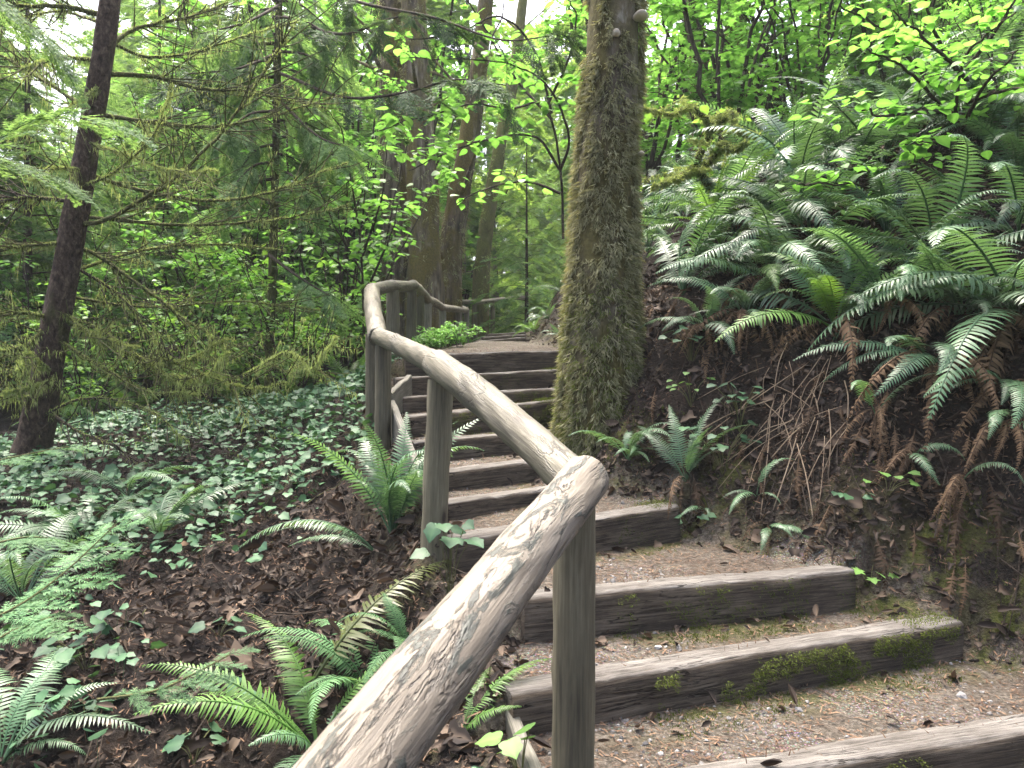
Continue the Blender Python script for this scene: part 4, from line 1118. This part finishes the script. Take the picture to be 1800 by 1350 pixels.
for k, (px, d, v, s_) in enumerate([(500, 10.2, 0, .8), (420, 11, 0, .9), (330, 10, 0, .7), (255, 11.5, 0, .9), (170, 11, 0, .8), (80, 10.5, 0, .8), (450, 13, 1, .8), (300, 14, 1, .9), (130, 14, 1, .8), (20, 12.5, 0, 1.0), (380, 16, 1, 1.1), (210, 17, 1, 1.1)]):
    shrub(P(px, 0, d)[0], d, v, "glowing yellow-green bush in the open wood behind the spruce", "bright bushes behind the spruce", s_)
for k, (px, d, s_) in enumerate([(480, 17, 1.7), (650, 19, 1.7), (720, 18, 1.8), (560, 22, 1.9)]):
    shrub(P(px, 0, d)[0], d, 1, "tall slender maple sapling filling the canopy behind the twin trunks", "tall saplings behind the twin trunks", s_)
h_ = hit(1775, 235); shrub(h_[0], h_[1], 0, "low leafy bush at the right edge of the upper slope", s=.45)
h_ = hit(1640, 190); shrub(h_[0], h_[1], 0, "leafy bush in front of the saplings under the hazel's left boughs", s=.5)
GR = "leafy saplings on the upper right slope"
for k, (x, y, v, s) in enumerate([(2.6, 9.6, 1, .95), (3.4, 11.5, 1, 1.1), (4.6, 12.5, 1, 1.0), (6.0, 13, 1, 1.05), (7.4, 12.5, 1, 1.0), (8.6, 11.5, 1, .9), (2.0, 12.5, 1, 1.25), (5.6, 16, 1, 1.3), (8, 16, 1, 1.3), (3.4, 16, 1, 1.4), (4.6, 9.2, 0, 1.0), (5.6, 8.6, 0, 1.05), (6.4, 9.6, 0, 1.2), (3.6, 9.4, 0, 1.0), (6.6, 8.2, 0, 1.0)]):
    shrub(x, y, v, "yellow-green sapling on the crest of the right slope", GR, s)
# lush patch at the trail edge behind the second rail run
for k, (px, py) in enumerate([(745, 600), (758, 602), (785, 604), (728, 610), (750, 612), (808, 603), (772, 611)]):
    h = P(px, 0, 8.9 + .3 * (k % 3)); shrub(h[0], h[1], 4, "low lush green plant in the patch below the rail's far bend", "low plants at the landing edge", .36 + .1 * (k % 2), name="leafy_plant")

# hazel boughs on the right, near, with big horizontal leaves
def bough_shrub(label, base, boughs, size, nleaf, mat=M_LEAF, T=OVATE, r0=.016, name="hazel_shrub", flat=.22, spread=.13, mossy=None):
    t = thing(name, label, "shrub", base)
    for bi, pts in enumerate(boughs):
        pw = [P(*q) for q in pts]
        C = curve(pw, 12 * len(pw)); s = np.linspace(0, 1, len(C))
        C = C + (fbm(np.arange(len(C))[:, None] * .3 + np.array((0, 40, 80)), np.full((len(C), 3), bi * 3.3), 27) - .5) * .06 * s[:, None]
        mb = MB(); lf = MB(); tube(mb, C, r0 * (1 - .8 * s) + .0015, 6, False, .1, 8, bi)
        L = np.linalg.norm(np.diff(C, axis=0), axis=1).sum()
        for k in range(max(3, int(L * 5))):
            i = int(R.uniform(.25, 1) * (len(C) - 1)); d = randdir(1, -.15, .35)[0]; ln = R.uniform(.12, .42)
            q = curve([C[i], C[i] + d * ln * .5 + (0, 0, .02), C[i] + d * ln], 7)
            tube(mb, q, .0028 * np.linspace(1, .4, 7), 4, False)
            leaves_on(lf, q[1:], max(2, int(nleaf * R.uniform(.6, 1.3))), size, OVATEN if T is OVATE else T, flat, spread * size / .12)
        b = childof(mb.build("bough", mossy or M_TWIG, t), t)
        if lf.n: childof(lf.build("leaves", mat, b), b).matrix_local = Matrix.Identity(4)
    return t
b0 = hit(1690, 260)
bough_shrub("hazel with large lime leaves spreading across the upper right corner", b0,
    [[(1690, 250, b0[1]), (1680, 180, b0[1] - .3), (1700, 100, b0[1] - .7), (1780, 20, b0[1] - 1.2)], [(1690, 240, b0[1]), (1640, 170, b0[1] - .4), (1590, 120, b0[1] - .8), (1500, 75, b0[1] - 1)],
     [(1690, 230, b0[1]), (1730, 150, b0[1] - .8), (1790, 90, b0[1] - 1.4)], [(1680, 200, b0[1]), (1620, 195, b0[1] - .7), (1560, 205, b0[1] - 1.2), (1520, 190, b0[1] - 1.4)], [(1690, 250, b0[1]), (1640, 250, b0[1] - .6), (1590, 255, b0[1] - 1)],
     [(1680, 120, b0[1] - .5), (1640, 50, b0[1] - .8), (1620, -40, b0[1] - 1)], [(1640, 150, b0[1] - .4), (1560, 60, b0[1] - .6), (1480, 10, b0[1] - .8)], [(1700, 180, b0[1] - .2), (1760, 160, b0[1] - .5), (1830, 150, b0[1] - .9)], [(1700, 140, b0[1] - .5), (1650, 90, b0[1] - 1), (1570, 20, b0[1] - 1.3)], [(1700, 120, b0[1] - .6), (1760, 40, b0[1] - .8), (1800, -40, b0[1] - 1)]], .092, 7)
b0 = hit(1560, 360)
bough_shrub("low hazel sprig with lime leaves in front of the dark ferns", b0, [[(1560, 350, b0[1]), (1510, 325, b0[1] - .35), (1450, 325, b0[1] - .7), (1395, 322, b0[1] - 1)], [(1560, 350, b0[1]), (1530, 300, b0[1] - .5), (1490, 290, b0[1] - .8)], [(1570, 350, b0[1]), (1610, 300, b0[1] - .3), (1600, 265, b0[1] - .5)]], .10, 3, r0=.008)
b0 = hit(1340, 300)
bough_shrub("arching vine maple with a dark stem below the sky gap", b0, [[(1340, 300, b0[1]), (1330, 200, b0[1]), (1345, 90, b0[1] - .3), (1420, 45, b0[1] - .6), (1530, 100, b0[1] - 1), (1600, 135, b0[1] - 1.2)], [(1340, 200, b0[1]), (1300, 100, b0[1] - .3), (1240, 50, b0[1] - .6), (1170, 80, b0[1] - .8)],
    [(1335, 180, b0[1]), (1380, 150, b0[1] - .3), (1440, 190, b0[1] - .6)], [(1340, 150, b0[1]), (1290, 160, b0[1] - .4), (1210, 175, b0[1] - .8), (1140, 160, b0[1] - 1)]], .10, 4, T=MAPLE, name="vine_maple")
# mossy twisted limbs right of the trunk
b0 = P(1250, 330, 6.1); b0[2] = gz(b0[0], b0[1])
vm = bough_shrub("old vine maple with twisted limbs thick with moss, right of the big trunk", b0,
    [[(1250, 330, b0[1]), (1225, 290, b0[1] - .1), (1245, 240, b0[1] - .2), (1243, 213, b0[1] - .3), (1215, 192, b0[1] - .4), (1175, 202, b0[1] - .5), (1125, 188, b0[1] - .6)],
     [(1245, 225, b0[1] - .25), (1262, 215, b0[1] - .3), (1285, 198, b0[1] - .4), (1292, 225, b0[1] - .5), (1330, 240, b0[1] - .6)],
     [(1230, 300, b0[1]), (1255, 275, b0[1] - .3), (1270, 254, b0[1] - .4), (1290, 264, b0[1] - .5), (1310, 250, b0[1] - .6)], [(1225, 295, b0[1]), (1190, 312, b0[1] - .3), (1150, 330, b0[1] - .5)]], .08, 1, M_LEAF2, r0=.032, name="vine_maple", mossy=M_MOSSBARK)
for b in [c for c in vm.children if c.name.startswith("bough")]:
    V = np.empty(len(b.data.vertices) * 3, np.float32); b.data.vertices.foreach_get("co", V); V = V.reshape(-1, 3).astype(float)
    mm = MB(); i = R.integers(0, len(V), 700); moss_on(mm, V[i], np.tile((0, 0, 1.), (700, 1)) * .4 + randdir(700), 4, .04, .006, .012, .7)
    childof(mm.build("moss", M_HANG, b), b).matrix_local = Matrix.Identity(4)

# vine maple over the trail, centre top
b0 = P(985, 520, 9.2); b0[2] = gz(b0[0], b0[1])
bough_shrub("vine maple arching over the trail with dark thin boughs and lime leaves", b0,
    [[(990, 420, 9.2), (985, 300, 9), (960, 190, 8.7), (900, 190, 8.3), (830, 185, 8), (750, 205, 7.8), (660, 230, 7.6)], [(985, 300, 9), (940, 240, 8.8), (860, 245, 8.5), (780, 270, 8.2), (720, 300, 8)],
     [(970, 200, 8.8), (940, 90, 8.6), (880, 30, 8.4), (800, 60, 8.2), (710, 70, 8)], [(960, 190, 8.7), (1000, 100, 8.4), (1010, 20, 8.2), (960, -40, 8)], [(985, 300, 9), (1000, 240, 8.6), (960, 150, 8.2), (880, 110, 8), (690, 100, 7.8)],
     [(970, 210, 8.8), (900, 130, 9), (820, 0, 9), (760, -40, 9)], [(985, 340, 9), (930, 320, 9), (860, 330, 9), (800, 360, 9)]], .13, 5, T=OVATE, name="vine_maple")
b0 = P(640, 590, 9.6); b0[2] = gz(b0[0], b0[1])
bough_shrub("thin elder sapling with lime leaves left of the twin trunks", b0, [[(640, 590, 9.6), (635, 450, 9.5), (620, 330, 9.3), (600, 230, 9), (560, 180, 8.8)], [(637, 480, 9.5), (590, 400, 9.2), (560, 330, 9)], [(637, 450, 9.5), (670, 350, 9.2), (680, 250, 9)], [(637, 500, 9.5), (600, 470, 9.2), (560, 430, 9)], [(640, 520, 9.5), (680, 430, 9.2), (700, 360, 9)]], .12, 5, name="elder_sapling")

# ------------------------------------------------------------------ foreground plants
ct2 = 0
def cedar_bough(label, pts, n, size, group="cedar boughs in the left foreground"):
    C = curve([P(*q) for q in pts], 30); s = np.linspace(0, 1, 30)
    g = gz(C[0][0], C[0][1])
    t = thing("cedar_bough", label, "bough", C[0], group)
    mb = MB(); tube(mb, C, .004 * (1 - .75 * s) + .001, 6, False); childof(mb.build("stem", M_STEMG, t), t)
    i = np.clip((np.linspace(.12, 1, n) * 29).astype(int), 0, 29)
    d = np.gradient(C, axis=0)[i]; d /= np.linalg.norm(d, axis=1, keepdims=True)
    sd = np.cross(d, (0, 0, 1.)) * np.where(np.arange(n) % 2, 1, -1)[:, None] * R.uniform(.5, 1.1, (n, 1)); sd[-1] = 0
    f = d * .8 + sd + np.array((0, 0, -.12))
    mm = MB()
    for q in range(2):
        w = np.nonzero((np.arange(n) // 2) % 2 == q)[0]
        inst(mm, CEDARF[q], frames(f[w], np.tile((0, -.35, 1.), (len(w), 1)) + R.normal(0, .15, (len(w), 3))), C[i[w]], np.repeat((size * R.uniform(.7, 1.1, len(w)) * (1.1 - .4 * s[i[w]]))[:, None], 3, 1), R.uniform(.3, .8, len(w)))
    childof(mm.build("foliage", M_CEDAR, t), t)
cedar_bough("large bright cedar bough sweeping in from the left edge", [(-60, 1110, 2.5), (40, 1060, 2.6), (120, 1000, 2.75), (205, 920, 2.9)], 15, .24)
cedar_bough("short cedar bough with drooping tips at the left edge, below the large one", [(-40, 1150, 2.4), (20, 1110, 2.45), (90, 1085, 2.55)], 9, .2)
cedar_bough("cedar spray at the left edge above the ferns", [(-50, 820, 3.6), (40, 800, 3.7), (120, 785, 3.8)], 8, .22)
cedar_bough("cedar sprig in the left foreground pointing right over the leaf litter", [(170, 1230, 2.35), (270, 1215, 2.4), (340, 1185, 2.5), (405, 1150, 2.6)], 12, .15)
cedar_bough("pale cedar sprig near the left edge, half hidden by ferns", [(-30, 960, 3.0), (40, 945, 3.05), (85, 945, 3.1)], 7, .2)

M_KEEP = M_CEDAR; M_CEDAR = M_HEM
cedar_bough("bluish cedar bough reaching in at the left edge before the spruce trunk", [(-80, 300, 4.6), (20, 235, 4.7), (100, 205, 4.8), (185, 215, 4.9)], 16, .42, "cedar boughs before the spruce")
cedar_bough("cedar bough at the left edge below the bluish one", [(-80, 270, 5.0), (0, 280, 5.1), (70, 300, 5.1), (130, 330, 5.2)], 13, .36, "cedar boughs before the spruce")
cedar_bough("cedar bough hanging into the top left corner", [(-60, -40, 5), (20, 20, 5.1), (80, 70, 5.2), (120, 130, 5.3)], 13, .4, "cedar boughs before the spruce")
M_CEDAR = M_KEEP
def sprig(name, label, cat, px, py, n, size, T, mat, h, spread, d=None, group=None):
    p = hit(px, py) if d is None else np.array((P(px, py, d)[0], d, gz(P(px, py, d)[0], d)))
    t = thing(name, label, cat, p, group)
    st = MB()
    for k in range(n):
        a = R.uniform(0, 6.28); rr = spread * math.sqrt(R.uniform(0, 1)); e = np.array((rr * math.cos(a), rr * math.sin(a) * .7, h * R.uniform(.5, 1.1)))
        tube(st, curve([(0, 0, -.02), e * (.4, .4, .6), e], 6), .0018, 4, False)
        lf = MB(); f = np.array([[math.cos(a + R.normal(0, .6)), math.sin(a + R.normal(0, .6)) - .3, -.15]])
        inst(lf, T, frames(f, np.array([[0, -.35, 1.]]) + R.normal(0, .2, (1, 3))), e[None], np.repeat(np.array([[size * R.uniform(.75, 1.2)]]), 3, 1), R.uniform(.1, .9, 1))
        lf.build("leaf", mat, t)
    st.build("stems", M_STEMG, t)
IG = "ivy sprigs in the left foreground"
sprig("ivy_sprig", "pair of large ivy leaves in the foreground centre left", "ivy", 415, 1275, 4, .078, IVYL, M_IVY, .12, .09, None, IG)
sprig("ivy_sprig", "cluster of broad ivy leaves near the left edge in the litter", "ivy", 150, 1175, 9, .078, IVYL, M_IVY, .11, .16, None, IG)
sprig("ivy_sprig", "ivy leaves at the bottom edge left of the near rail", "ivy", 340, 1340, 7, .078, IVYL, M_IVY, .10, .15, None, IG)
sprig("ivy_sprig", "dark ivy clump below the cedar sprig", "ivy", 150, 1300, 7, .078, IVYL, M_IVY, .10, .15, None, IG)
sprig("ivy_sprig", "three ivy leaves in the middle of the bare litter", "ivy", 385, 1120, 6, .065, IVYL, M_IVY, .07, .12, None, IG)
sprig("ivy_sprig", "ivy climbing at the foot of the second post", "ivy", 790, 1010, 8, .075, IVYL, M_IVY, .30, .12, 3.3, IG)
sprig("thimbleberry_plant", "bright green broad leaves between near post and edge board", "plant", 915, 1330, 5, .075, BROAD, M_LEAF2, .16, .08, 2.28)
sprig("maple_seedling", "sprig of toothed leaves over the right end of the third step", "plant", 1530, 1035, 8, .055, MAPLE, M_LEAF2, .12, .11)
sprig("ivy_sprig", "ivy trailing down the bank right of the trunk foot", "ivy", 1270, 830, 14, .06, IVYL, M_IVY, .28, .22, None, "ivy on the right bank")
sprig("ivy_sprig", "ivy leaves beside the mossy end of the fourth step", "ivy", 1215, 940, 8, .055, IVYL, M_IVY, .10, .12, None, "ivy on the right bank")
sprig("ivy_sprig", "dark ivy leaves on the bank between trunk and rusty fern", "ivy", 1215, 640, 12, .07, IVYL, M_IVY, .22, .2, None, "ivy on the right bank")
sprig("ivy_sprig", "ivy strand beside the dry stalks, on their left", "ivy", 1300, 760, 12, .055, IVYL, M_IVY, .25, .16, None, "ivy on the right bank")
sprig("bank_seedling", "tuft of small bright leaves on the bank under the rusty fern", "plant", 1215, 720, 9, .05, OVATEN, M_LEAF2, .2, .15)
sprig("bank_seedling", "low green plant on the bank right of the dry stalks", "plant", 1560, 880, 8, .05, BROAD, M_LEAF2, .12, .16)
sprig("ivy_sprig", "few small ivy leaves low on the dark bank face", "ivy", 1480, 900, 7, .05, IVYL, M_IVY, .12, .15, None, "ivy on the right bank")

# big dry leaves
def dry_leaf(px, py, size, label, T=MAPLE, mat=M_LITTER, tint=.8):
    p = hit(px, py); mb = MB()
    inst(mb, T, frames(randdir(1, -.2, .2), gn(p[:1], p[1:2]) + R.normal(0, .3, (1, 3))), np.zeros((1, 3)), np.full((1, 3), size), np.array([tint]))
    o = mb.build("dry_leaf", mat); o.location = (p[0], p[1], p[2] + .015); tag(o, label, "leaf", "big dry leaves")
dry_leaf(312, 970, .14, "orange-tan curled maple leaf lying among ivy on the left slope", DRYL, M_NEEDLE, 1.0)
dry_leaf(440, 1170, .16, "large reddish-brown dry leaf on the litter left of the near rail")
dry_leaf(1320, 955, .12, "rusty dry leaf behind the third step", DRYL)
dry_leaf(40, 1195, .15, "broad brown dry leaf at the left edge")
dry_leaf(790, 1285, .13, "dry reddish leaf caught under the near rail by the edge board")

# ------------------------------------------------------------------ ground cover
def scatter(n, xr, yr, cond=None):
    x = R.uniform(*xr, n); y = R.uniform(*yr, n)
    z, ins, off, gap = ground_z(x, y, True)
    if cond is not None:
        k = cond(x, y, ins, off, gap); x, y, z = x[k], y[k], z[k]
    return np.stack([x, y, z], -1)
def side_l(x, y): return x < np.interp(y, LP[:, 1], LP[:, 0])
# ivy carpet on the left slope
def ivy_d(x, y, ins, off, gap):
    dn = fbm(x * .9 + 3, y * .9, 61)
    base = np.interp(y, [1.4, 3.2, 4.4, 5.5, 9], [.36, .38, .44, .64, .72])
    edge = smooth(.15, .9, off)
    return (~ins) & side_l(x, y) & (dn * 1.0 + R.uniform(-.14, .14, len(x)) < base * (.62 + .38 * edge)) & (off > .12)
pos = np.vstack([scatter(14000, (-5.5, 0), (3.6, 9.5), ivy_d), scatter(3000, (-3, .1), (1.5, 3.8), ivy_d)[::2]])
n = len(pos); mb = MB()
h = R.uniform(.02, .16, n)
pos[:, 2] += h
f = randdir(n, -.25, .1) + np.array((0, -.35, -.05))
inst(mb, IVYL, frames(f, np.tile((0, -.2, 1.), (n, 1)) + R.normal(0, .42, (n, 3))), pos, np.repeat((R.gamma(8, .0052, n) + .008)[:, None], 3, 1), R.uniform(0, 1, n))
stalk = R.uniform(0, 1, n) < .7
inst(mb, BLADE, frames(np.tile((0, 0, -1.), (stalk.sum(), 1)) + R.normal(0, .2, (stalk.sum(), 3)), randdir(stalk.sum())), pos[stalk], np.stack([np.full(stalk.sum(), .003), h[stalk], h[stalk]], -1), .2)
iv = MB()
for k in range(260):
    q = [np.array(pos[R.integers(0, n)])]; a = R.uniform(0, 6.28)
    for m in range(6):
        a += R.normal(0, .5); e = q[-1] + np.array((math.cos(a), math.sin(a), 0)) * R.uniform(.05, .12); e[2] = gz(e[0], e[1]) + R.uniform(.004, .03); q.append(e)
    q[0][2] = gz(q[0][0], q[0][1]) + .01
    tube(iv, curve(q, 16), R.uniform(.0012, .003), 4, False)
tag(iv.build("ivy_vines", M_STEMG), "thin ivy vines trailing between the leaves on the left slope", "ivy", kind="stuff")
tag(mb.build("ivy_ground_cover", M_IVY), "dark glossy ivy carpeting the left slope", "ivy", kind="stuff")
# leaf litter
pos = np.vstack([scatter(11000, (-3.2, .1), (1.4, 5), lambda x, y, i, o, g: ~i & side_l(x, y)), scatter(6000, (-6, -.3), (5, 9), lambda x, y, i, o, g: ~i & side_l(x, y)),
                 scatter(22000, (.2, 5), (2.8, 7), lambda x, y, i, o, g: ~i & ~side_l(x, y) & (o > .06)), scatter(1500, (.0, 3), (2.2, 7), lambda x, y, i, o, g: i & ((g < .18) | (R.uniform(0, 1, len(x)) < .12))), scatter(2500, (.2, 4), (7, 13), lambda x, y, i, o, g: ~i & ~side_l(x, y))])
n = len(pos); nr = gn(pos[:, 0], pos[:, 1]); mb = MB(); pos[:, 2] += R.uniform(.004, .022, n)
sz = R.gamma(2.6, .013, n) + .012
for T_, w in ((DRYL, np.arange(n) % 2 == 0), (DRYL2, np.arange(n) % 2 == 1)):
    k = w.sum(); inst(mb, T_, frames(randdir(k, -.5, .5), nr[w] + R.normal(0, .55, (k, 3))), pos[w], sz[w][:, None] * R.uniform(.5, 1.2, (k, 3)), R.uniform(0, 1, k) ** 2)
tag(mb.build("leaf_litter", M_LITTER), "brown dead leaves littering the slopes", "litter", kind="stuff")
pos = scatter(420, (.8, 4.4), (3.2, 6), lambda x, y, i, o, g: ~i & ~side_l(x, y) & (o > .2) & (o < 2.2) & (x > .9))
n = len(pos); nr = gn(pos[:, 0], pos[:, 1], .15); pos[:, 2] += .015; mb = MB()
dn = nr * (1, 1, 0) + R.normal(0, .35, (n, 3)) * (1, 1, 0); dn[:, 2] = -np.linalg.norm(nr[:, :2], axis=1) / nr[:, 2] * .7
RAG = [frond_geo(8, -14, 20, .16, 70 + q, .5, .8, .3 * (-1) ** q, .28) for q in range(3)]
for q in range(3):
    w = np.arange(n) % 3 == q; k = w.sum()
    V_ = np.concatenate(RAG[q].v); T_ = (V_, [np.concatenate([f for f in RAG[q].f if f.shape[1] == 4]), np.concatenate([f for f in RAG[q].f if f.shape[1] == 3])])
    inst(mb, T_, frames(dn[w], nr[w]), pos[w], np.repeat(R.uniform(.15, .42, k)[:, None], 3, 1), R.uniform(0, .9, k) ** 1.3)
tag(mb.build("dead_fern_litter", M_DEAD), "withered brown fern fronds matted over the dark bank face", "litter", kind="stuff")
# needles and bits on treads and slopes
pos = np.vstack([scatter(17000, (-.9, 3), (2, 5.2), lambda x, y, i, o, g: i), scatter(4000, (-1.2, .6), (5, 9), lambda x, y, i, o, g: i | (o < .4)), scatter(30000, (-3, 3.6), (1.6, 6), lambda x, y, i, o, g: ~i)])
n = len(pos); nr = gn(pos[:, 0], pos[:, 1]); mb = MB(); pos[:, 2] += R.uniform(.002, .008, n)
f = np.cross(nr, randdir(n)) + R.normal(0, .12, (n, 3))
ln = R.gamma(2.5, .008, n) + .008
inst(mb, BLADE, frames(f, nr), pos, np.stack([R.uniform(.002, .0065, n), ln, ln], -1), R.uniform(0, 1, n) ** 1.3)
tag(mb.build("needle_litter", M_NEEDLE), "dry needles and wood bits strewn on treads and soil", "litter", kind="stuff")
# twigs
pos = np.vstack([scatter(260, (-3, 0), (1.5, 5.5), lambda x, y, i, o, g: ~i & side_l(x, y)), scatter(260, (.6, 4.5), (3, 6), lambda x, y, i, o, g: ~i)])
mb = MB()
for p in pos:
    d = randdir(1, -.1, .25)[0]; d = d - .0; L = R.uniform(.06, .3)
    a = p + (0, 0, .008); b = np.array((p[0] + d[0] * L, p[1] + d[1] * L, 0)); b[2] = gz(b[0], b[1]) + R.uniform(.01, .05)
    tube(mb, curve([a, (a + b) / 2 + R.normal(0, .012, 3) + (0, 0, .01), b], 6), R.uniform(.0015, .004), 5, False)
tag(mb.build("fallen_twigs", M_TWIG), "thin dead twigs lying over the soil", "twigs", kind="stuff")
# gravel
ico = bpy.data.meshes.new("tmp")
import bmesh
bm = bmesh.new(); bmesh.ops.create_icosphere(bm, subdivisions=1, radius=1); bm.verts.ensure_lookup_table()
SV = np.array([v.co[:] for v in bm.verts]); SF = np.array([[v.index for v in f.verts] for f in bm.faces]); bm.free(); bpy.data.meshes.remove(ico)
pos = np.vstack([scatter(3000, (0, 2.6), (2, 3.7), lambda x, y, i, o, g: i & (fbm(x * 2.2, y * 2.2, 5) + .25 * smooth(.9, .1, x - np.interp(y, LP[:, 1], LP[:, 0])) > .55)), scatter(1500, (-1, .8), (3.3, 7.4), lambda x, y, i, o, g: i & (fbm(x * 2.2, y * 2.2, 5) > .5))])
n = len(pos); mb = MB(); pos[:, 2] -= .001
r_ = R.gamma(1.6, .0026, n) + .002
for q in range(4):
    w = np.arange(n) % 4 == q; sv_ = SV * np.random.default_rng(q).uniform(.65, 1.25, (len(SV), 1))
    k = w.sum(); M = frames(randdir(k), randdir(k))
    inst(mb, (sv_, [SF]), M, pos[w], r_[w][:, None] * R.uniform(.6, 1.2, (k, 3)), np.clip(R.normal(.45, .28, k), 0, 1))
tag(mb.build("gravel", M_STONE, None, False), "small grey gravel scattered on the treads", "gravel", kind="stuff")
pos = scatter(5200, (.3, 4.6), (2.9, 7), lambda x, y, i, o, g: ~i & ~side_l(x, y) & (o < 2.4)); pos = np.vstack([pos, scatter(2600, (-3, 0), (1.5, 5), lambda x, y, i, o, g: ~i & side_l(x, y))])
n = len(pos); mb = MB(); r_ = R.gamma(1.6, .005, n) + .003
for q in range(4):
    w = np.arange(n) % 4 == q; sv_ = SV * np.random.default_rng(q + 9).uniform(.5, 1.4, (len(SV), 1))
    k = w.sum(); inst(mb, (sv_, [SF]), frames(randdir(k), randdir(k)), pos[w], r_[w][:, None] * R.uniform(.6, 1.3, (k, 3)), .5)
M_CLOD = bark_mat("soil_clod", [(.3, (.008, .006, .0045)), (.7, (.05, .036, .027))], 40, 1)
tag(mb.build("soil_clods", M_CLOD, None, False), "crumbly clods of dark soil on the slopes", "soil", kind="stuff")
mb = MB()
for k in range(60):
    a = hit(R.uniform(1150, 1790), R.uniform(600, 900)); q = [a + (0, 0, .01)]
    d = np.array((R.normal(0, .5), -.6, 0))
    for m in range(5):
        d = d + R.normal(0, .35, 3) * (1, 1, 0); e = q[-1] + d * R.uniform(.04, .09); e[2] = gz(e[0], e[1]) + R.uniform(-.004, .02); q.append(e)
    tube(mb, curve(q, 18), np.linspace(1, .4, 18) * R.uniform(.002, .006), 5, False, .2, 20, k)
tag(mb.build("exposed_roots", M_TWIG), "thin dark roots exposed on the bank face", "roots", kind="stuff")
# moss cushions at the feet of the risers and along the bank foot
def mossd(x, y, i, o, g):
    return (((g < .2) & i & (x > np.interp(y, LP[:, 1], LP[:, 0]) + .45)) | (~i & ~side_l(x, y) & (o < .45))) & (fbm(x * 5, y * 5, 88) > .53)
pos = np.vstack([scatter(26000, (.2, 3.2), (2.2, 5), mossd), scatter(6000, (-.8, 1.2), (4.6, 9), mossd)]); n = len(pos)
mb = MB(); moss_on(mb, pos, np.tile((0, 0, 1.), (n, 1)), 4, .012, .003, .006, -.2, (.1, 1))
tag(mb.build("ground_moss", M_MOSSG), "yellow-green moss cushions at the feet of the risers", "moss", kind="stuff")

# ------------------------------------------------------------------ far wood behind everything
rg = np.random.default_rng(21)
tk = MB(); fo = MB()
for k in range(105):
    px = rg.uniform(-250, 2050); d = rg.uniform(24, 55)
    if any(a < px < b for a, b in ((1320, 1460), (620, 665), (1130, 1190), (10, 50))): continue
    x, y = P(px, 0, d)[0], d; z = gz(x, y); H = rg.uniform(9, 19) if px < 1100 else rg.uniform(7, 12)
    tube(tk, np.array([(x, y, z - .5), (x + rg.normal(0, .2), y, z + H * .5), (x + rg.normal(0, .4), y, z + H)]), np.array((.22, .16, .05)) * rg.uniform(.6, 1.3), 7, False)
    n = int(rg.uniform(120, 240)); u = rg.uniform(.02, 1, n) ** .9; rr = rg.uniform(1.6, 3.2) * (1.05 - u * .8) * np.sqrt(rg.uniform(.05, 1, n)); a = rg.uniform(0, 6.28, n)
    o = np.stack([x + rr * np.cos(a), y + rr * np.sin(a), z + u * H], -1)
    f = np.stack([np.cos(a), np.sin(a), rg.uniform(-.6, .2, n)], -1)
    inst(fo, FARSPRAY, frames(f, np.tile((0, 0, 1.), (n, 1)) + rg.normal(0, .4, (n, 3))), o, np.repeat(rg.uniform(.9, 1.9, n)[:, None], 3, 1), rg.uniform(.2, 1.1, n))
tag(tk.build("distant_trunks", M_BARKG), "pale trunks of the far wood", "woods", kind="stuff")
M_FAR = leaf_mat("hazed_far_foliage", (.09, .17, .05), (.20, .32, .10), .6, .5, var=0)  # paled leaf colour, distance haze put into the green
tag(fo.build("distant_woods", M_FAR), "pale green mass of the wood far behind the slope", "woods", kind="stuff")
# ------------------------------------------------------------------ thin haze added to lift the tones of the background
hz = MB(); xs_, ys_, zs2 = (-165, 165), (-65, 165), (-30, 30)
hz.add([(x, y, z) for z in zs2 for y in ys_ for x in xs_], [np.array([(0, 2, 3, 1), (4, 5, 7, 6), (0, 1, 5, 4), (2, 6, 7, 3), (0, 4, 6, 2), (1, 3, 7, 5)])])
mh = bpy.data.materials.new("added_haze"); mh.use_nodes = True; mh.node_tree.nodes.clear()
pv = mh.node_tree.nodes.new("ShaderNodeVolumePrincipled"); oh = mh.node_tree.nodes.new("ShaderNodeOutputMaterial")
pv.inputs["Color"].default_value = (.9, .95, .92, 1); pv.inputs["Density"].default_value = HAZE
mh.node_tree.links.new(pv.outputs[0], oh.inputs["Volume"])
tag(hz.build("haze", mh, None, False), "thin added haze that brightens the wood behind", "haze", kind="stuff")
print("FACES", sum(len(m.polygons) for m in bpy.data.meshes), "OBJ", len(bpy.data.objects))
